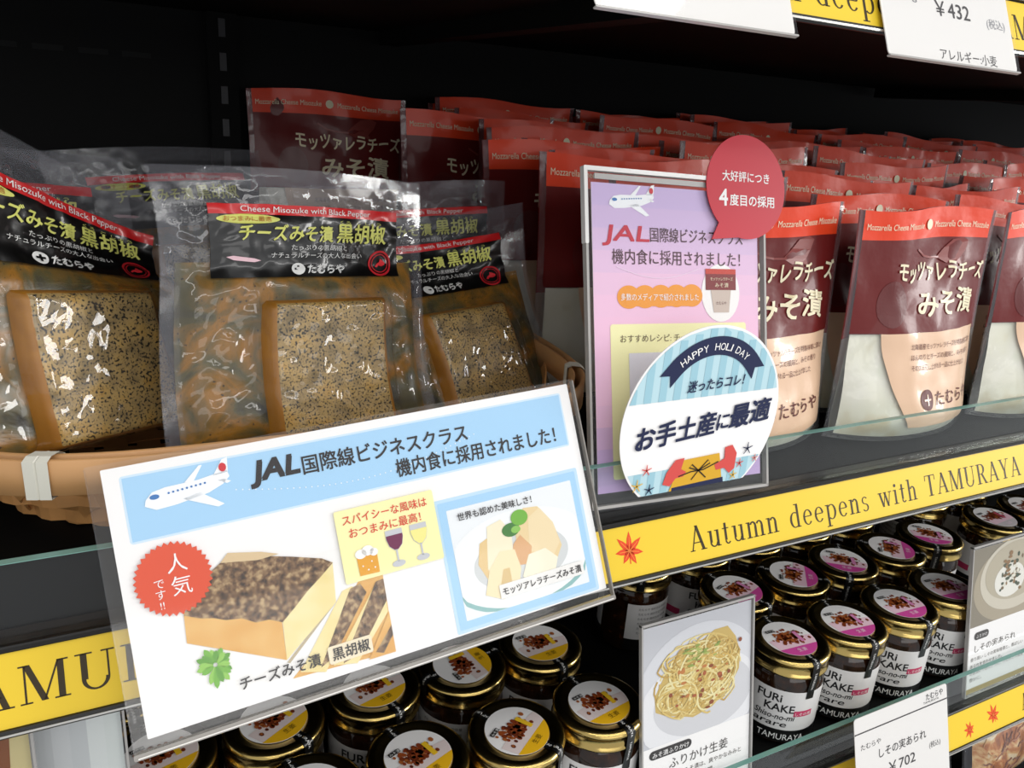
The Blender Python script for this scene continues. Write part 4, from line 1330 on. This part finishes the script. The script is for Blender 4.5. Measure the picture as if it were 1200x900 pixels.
# gift held in two hands
gx, gyel = ink('#d5504a'), ink('#d9a72c')
mb.poly([(-20, -45.8), (-13, -25), (18, -24), (24, -45.8)], f, 5, gyel)
mb.poly([(-18, -45.8), (-18, -43.5), (24, -42), (25, -45.8)], f, 5.4, nv)
mb.poly([(-26, -40), (-24, -32), (-18, -24), (-11, -23.4), (-12.5, -31), (-8, -33.5), (-10, -36.5), (-16, -37), (-20, -42)], f, 6, gx)
mb.poly([(33, -37), (33, -26), (28, -19.5), (22, -20.5), (23, -28.5), (15, -32), (17, -36), (24, -35.5), (29, -40)], f, 6, gx)
for q in ([(-14, -36), (-4, -34), (6, -34), (18, -30)], [(2, -34), (-4, -29), (-6, -31), (2, -34)], [(2, -34), (9, -27.5), (11, -30), (2, -34)], [(2, -34), (-3, -40)], [(2, -34), (9, -40)]):
    draw(mb, q, .9, f, 7, ink('#3a2b18'))
for x, y, s, c in ((-40, -28, 4, '#d5504a'), (-46, -38, 4.6, '#e2b23c'), (-36, -42, 4, '#1f2648'), (42, -24, 4.6, '#1f2648'), (37, -34, 3.4, '#d5504a'), (33, -42, 3.4, '#e2b23c'), (50, -32, 3, '#e58e88')):
    for k in range(5):
        a = R(90 + 72*k)
        draw(mb, [(x, y), (x + s*math.cos(a), y + s*math.sin(a))], [1.0, .5], f, 6, ink(c))
mb.build('printed_card', rc)
mb = MB()
mb.box(-.012, .012, .0007, .0042, -.0275, -.0262, acryl)
mb.box(-.012, .012, .0006, .0010, -.046, -.0262, acryl)
mb.build('clear_tab', rc)

# ------------------------------------------------------------------ food cards among the jars
def food_card(label, origin, lean, cw, chh, painter, yaw=0.0):
    t = thing('food_card', label, 'sign', origin, axes=lean_axes(lean, 0, yaw))
    mb = MB()
    f = mm()
    mb.prism(rrect(0, 0, cw, chh, .5, 1), f, -.0004, 0, white)
    painter(mb, f)
    mb.build('printed_paper', t)
    mb = MB()
    mb.rect(-2, -2, cw+2, chh+4, lambda x, y, h: flat(x*.001, y*.001, h + .0016), 0, acryl)
    mb.rect(cw+2, -2, -2, chh+4, lambda x, y, h: flat(x*.001, y*.001, h - .0014), 0, acryl)
    for x0, y0, x1, y1 in ((-2.4, -2.4, -1, chh+4), (cw+1, -2.4, cw+2.4, chh+4), (-2.4, chh+2.2, cw+2.4, chh+4.4), (-2.4, -3, cw+2.4, -1.4)):
        mb.prism(rrect(x0, y0, x1, y1, .2, 1), f, -.0018, .0020, acryledge)
    mb.build('clear_case', t)
    mb = MB()
    mb.box(.0, cw*.001, -.001, .022, -.0032, -.0018, acryl)
    mb.build('case_foot', t)
    return t
def spaghetti(mb, f0):
    f = lambda x, y, h: f0(x, y*170/182, h)
    rd = random.Random(11)
    mb.rect(0, 72, 112, 182, f, 1, ink('#c3c4c9'))
    clip = lambda pts: [(min(111.9, max(.1, a)), min(181.9, max(72.1, b))) for a, b in pts]
    mb.poly(clip(disc(58, 112, 66, 62, 50)), f, 2, ink('#d5d6da'))
    mb.poly(clip(disc(58, 100, 64, 46, 50)), f, 2.5, ink('#e4e4e6'))
    mb.poly(clip(disc(62, 104, 52, 34, 50)), f, 3, ink('#cfcfd2'))
    heap = [(12, 104), (11, 118), (20, 134), (32, 150), (46, 158), (60, 158), (72, 164), (86, 164), (95, 152), (100, 136), (99, 120), (88, 104), (70, 92), (50, 88), (34, 94), (22, 98)]
    mb.poly(heap, f, 3.5, ink('#c9ad63'))
    cols = [ink(c) for c in ('#dcc47c', '#e6d594', '#cfae5c', '#d8bd70', '#bd9a4c', '#eadfa8')]
    for k in range(170):
        cx_, cy = rd.uniform(24, 88), rd.uniform(100, 152)
        rx, ry = rd.uniform(8, 22), rd.uniform(6, 18)
        a0, da, tw = rd.uniform(0, 6.3), rd.uniform(1.6, 3.6), rd.uniform(-.6, .6)
        path = []
        for i in range(9):
            a = a0 + da*i/8
            u, v = rx*math.cos(a), ry*math.sin(a)
            x, y = cx_ + u*math.cos(tw) - v*math.sin(tw), cy + u*math.sin(tw) + v*math.cos(tw)
            e = ((x-56)/46)**2 + ((y-125)/38)**2
            if e > 1:
                q = 1/math.sqrt(e)
                x, y = 56 + (x-56)*q, 125 + (y-125)*q
            path.append((x, y))
        draw(mb, path, rd.uniform(1.1, 1.7), f, 4 + k*.025, rd.choice(cols))
    for k in range(34):
        x, y = rd.gauss(58, 18), rd.gauss(122, 14)
        mb.poly(disc(x, y, rd.uniform(1.2, 3), rd.uniform(1, 2.2), 8, rd.random()*3), f, 8.6 + .02*k, ink(rd.choice(('#a9582c', '#8b4520', '#bf7a3c'))))
    for k in range(26):
        x, y = 52 + rd.gauss(0, 9), 146 + rd.gauss(0, 4.5)
        mb.poly(disc(x, y, rd.uniform(1.6, 3.4), rd.uniform(.7, 1.3), 8, 0), f, 9.4 + .02*k, ink(rd.choice(('#8fa04a', '#a9b35c', '#7a8c3e'))))
    mb.poly(rrect(6, 60.5, 49, 69, 4.2), f, 2, ink('#2b2725'))
    mb.text('みそ漬ふりかけ', 9, 62.4, 5.4, f, 4, white, w=37, bold=.01)
    mb.text('ふりかけ生姜', 26, 47.5, 11, f, 2, ink('#3a3531'), w=62)
    for k, s in enumerate(('土佐No.1の生姜みそ漬は、爽やかなみみと', 'みそ、旨味としての味噌。', 'かけるだけで風味がひろがります。')):
        mb.text(s, 5 + 3*k, 38 - 8.2*k, 5.4, f, 2, ink('#5a544e'), w=(98, 66, 80)[k])
    mb.rect(70, 0, 106, 18, f, 2, ink('#e8c65a'))
    mb.text('おすすめ', 76, 6, 5.5, f, 4, ink('#7a5a1e'), w=24)
food_card('clear-cased card with a spaghetti photo standing between yellow and pink jars', (.352, .3715, Z2+.0020), 12.0, 112, 170, spaghetti)
def ochazuke(mb, f0):
    f = lambda x, y, h: f0(x, y*157/168, h)
    rd = random.Random(5)
    mb.rect(0, 78, 112, 168, f, 1, ink('#857d6c'))
    clip = lambda pts: [(min(111.9, max(.1, a)), min(167.9, max(78.1, b))) for a, b in pts]
    mb.poly(clip(disc(70, 120, 66, 46, 40)), f, 2, ink('#a59a84'))
    mb.poly(clip(disc(74, 128, 60, 42, 40)), f, 3, ink('#c9c2b0'))
    mb.poly(clip(disc(74, 132, 52, 34, 40)), f, 4, ink('#b3aa94'))
    mb.poly(clip(disc(64, 122, 26, 20, 30)), f, 5, ink('#e2e0d6'))
    for k in range(60):
        x, y = rd.gauss(66, 10), rd.gauss(128, 9)
        mb.poly(clip(disc(x, y, rd.uniform(1.5, 4), rd.uniform(1.2, 3), 8)), f, 6 + .02*k, ink(rd.choice(('#4f5540', '#6f5a3a', '#8a6a44', '#3d4a36', '#dcd8c8'))))
    mb.poly(rrect(10, 62, 34, 71, 4.3), f, 2, ink('#3a3632'))
    mb.text('ふりかけ', 13, 64.4, 4.6, f, 4, white, w=18)
    mb.text('しその実あられ', 12, 48, 9.6, f, 2, ink('#5a554f'), w=70)
    for k in range(4):
        mb.text(('香り高い しその実味噌漬と、香ばしい', 'あられを合わせました。', 'お茶漬けやおにぎりに、ひとふりで風味', '豊かに。')[k], 6, 38 - 8*k, 5, f, 2, ink('#6a645e'), w=(90, 54, 92, 20)[k])
    mb.rect(0, 0, 112, 6, f, 2, ink('#b09a4e'))
food_card('clear-cased card with a cream bowl photo standing right of the pink jars', (.760, .3695, Z2+.0020), 12.0, 112, 157, ochazuke)
# two cards low on the left, seen under the strip
def dark_print(mb, f0):
    f = lambda x, y, h: f0(x, y*192/168, h)
    mb.rect(0, 20, 60, 168, f, 1, mottled('print_dark_brown_dish', [(0.35, '#1e140c'), (0.5, '#4a2a12'), (0.62, '#8a4f18'), (0.72, '#d8cfae')], 28, 3, 0.5))
    mb.rect(0, 60, 9, 150, f, 2, ink('#b99a3c'))
    mb.rect(0, 150, 11, 168, f, 2, ink('#c9cbc6'))
    mb.poly([(41, 20), (60, 20), (60, 168), (49, 168), (45, 110)], f, 2, ink('#c9bb86'))
    mb.poly([(32, 20), (43, 20), (47, 110), (51, 168), (42, 168), (38, 110)], f, 3, ink('#7d430f'))
    mb.text('みそ漬', 6, 6, 9, f, 2, ink('#2b2725'), w=40)
food_card('clear-cased dark brown food photo card at the bottom left corner under the strip', (-.119, .404, Z2+.0020), 12.0, 60, 192, dark_print)
def pale_print(mb, f):
    for k, c in enumerate(('#b9bcbd', '#c4c7c8', '#bfc3c4', '#d3d8d6', '#cfd5d2')):
        mb.rect(9.6*k, 0, 9.6*k+9.6, 192, f, 1, ink(c))
    mb.text('たむらや', 8, 60, 8, f, 2, ink('#4a4a4a'), w=32)
food_card('clear-cased pale grey card beside the dark photo card under the strip at left', (-.0600, .430, Z2+.0020), 12.0, 48, 192, pale_print)

# ------------------------------------------------------------------ price cards
def price_card(label, origin, lean, cw, chh, painter):
    t = thing('price_card', label, 'price card', origin, axes=lean_axes(lean))
    mb = MB()
    f = mm()
    mb.prism(rrect(0, 0, cw, chh, 3, 4), f, -.0006, 0, mat('price_card_white', '#e9e6e2', rough=0.35))
    painter(mb, f)
    mb.build('printed_card', t)
    mb = MB()
    mb.rect(-.5, -.5, cw+.5, chh+.5, lambda x, y, h: flat(x*.001, y*.001, h + .0014), 0, acryl)
    mb.prism(rrect(-.8, -.9, cw+.8, .1, .3, 1), f, -.0008, .0016, acryledge)
    mb.build('clear_holder', t)
    mb = MB()
    mb.box(cw*.0005-.010, cw*.0005+.010, .0004, .0028, chh*.001-.016, chh*.001-.004, acryl)
    mb.build('rail_clip', t)
    return t
kq = ink('#2f2b2b')
def pc_low(mb, f):
    mb.rect(0, 83, 126, 84.2, f, 1, kq)
    mb.text('たむらや', 96, 89.5, 7, f, 1, kq, w=24, bold=.015)
    mb.text('TAMURAYA', 92, 86.2, 3, f, 1, kq, w=22)
    mb.text('たむらや', 7, 68, 6, f, 1, kq, w=26)
    mb.text('しその実あられ', 30, 55, 9.6, f, 1, kq, w=64, bold=.01)
    mb.text('￥702', 42, 37, 13, f, 1, kq, w=36, bold=.01)
    mb.text('(税込)', 98, 43, 6.4, f, 1, kq, w=16)
    mb.text('アレルギー:小麦・大豆', 30, 14, 6, f, 1, kq, w=66)
ly = lean_axes(17.5)
price_card('white price card for the jars hanging on the lower front rail at right', Vector((.5535, .3490, .8165)) - ly[2]*.098, 17.5, 126, 98, pc_low)
def pc_top(mb, f):
    mb.rect(0, 93, 128, 94, f, 1, kq)
    mb.text('みそ漬ふりかけ', 40, 50, 10, f, 1, kq, w=66)
    mb.text('70g', 19, 36, 7, f, 1, ink('#6a6a70'), w=13)
    mb.text('￥432', 48, 29, 13, f, 1, kq, w=32, bold=.01)
    mb.text('(税込)', 96, 27, 7, f, 1, ink('#8a8a90'), w=18)
    mb.text('アレルギー:小麦', 46, 2.5, 7.5, f, 1, kq, w=54)
price_card('white price card reading 432 yen hanging from the overhead shelf', Vector((.4060, .3350, 1.3436)), 25, 120, 106, pc_top)
def pc_blank(mb, f):
    mb.rect(0, 93, 134, 94, f, 1, kq)
    mb.text('みそ漬', 40, 72, 10, f, 1, kq, w=40)
    mb.text('￥540', 48, 50, 13, f, 1, kq, w=32)
price_card('white price card hanging from the overhead shelf with only its blank foot in view', Vector((.2105, .3362, 1.3462)), 25, 124, 106, pc_blank)

# ------------------------------------------------------------------ snack bags on the bottom shelf
shred = mottled('shredded_snack_print', [(0.30, '#7a3f1a'), (0.45, '#b8702f'), (0.56, '#d9b47a'), (0.7, '#e8e2cc')], 30, 5, 0.35, dist=1.6)
def make_bag(seed):
    t = thing('snack_bag', '', 'food pack')
    off = Vector((seed*3.3, 1, 2))
    w2, h2 = .17, .20
    def sf(u, v, k):
        e = (1-abs(2*u-1)**3)*(1-abs(2*v-1)**4)
        return ((u-.5)*w2, -(.002 + k*.022*e + .004*noise.noise(Vector((u*8, v*8, 0)) + off)*e), v*h2)
    mb = MB()
    mb.grid(lambda u, v: sf(u, v, 1.06), 30, 30, filmflat)
    mb.grid(lambda u, v: (lambda p: (p[0], -p[1]*.4, p[2]))(sf(u, v, 1.0)), 20, 20, filmflat, flip=True)
    mb.build('clear_film', t)
    mb = MB()
    mb.grid(lambda u, v: sf(.05 + .9*u, .05 + .9*v, .96), 30, 30, shred)
    rd = random.Random(seed)
    for k in range(90):
        x, z = rd.uniform(-.065, .065), rd.uniform(.02, .18)
        a, l = rd.uniform(0, PI), rd.uniform(.01, .03)
        pts = []
        for j in range(4):
            q = j/3 - .5
            xx, zz = x + q*l*math.cos(a), z + q*l*math.sin(a) + .002*math.sin(j*2)
            u, v = xx/w2 + .5, zz/h2
            p = sf(max(.06, min(.94, u)), max(.06, min(.94, v)), .98)
            pts.append(p)
        mb.tube(pts, rd.uniform(.0006, .0014), mat('shred_%d' % (k % 3), ('#a4622e', '#c99a5c', '#7a4018')[k % 3], rough=.4), 5)
    mb.build('shredded_filling', t, label='brown shredded filling')
    return t
b1 = make_bag(1)
b1.location, b1.rotation_euler = (1.065, .445, Z3+.001), (R(-14), 0, R(3))
b1['label'] = 'clear bag of brown shredded snack at the bottom right corner, right of the dark gap'
b2 = dup(b1, 'clear bag of pale shredded snack behind the lower price card, left of the dark gap', (.845, .440, Z3+.001), (R(-14), 0, R(-3)))
b1['group'] = b2['group'] = 'snack bags on the bottom shelf'
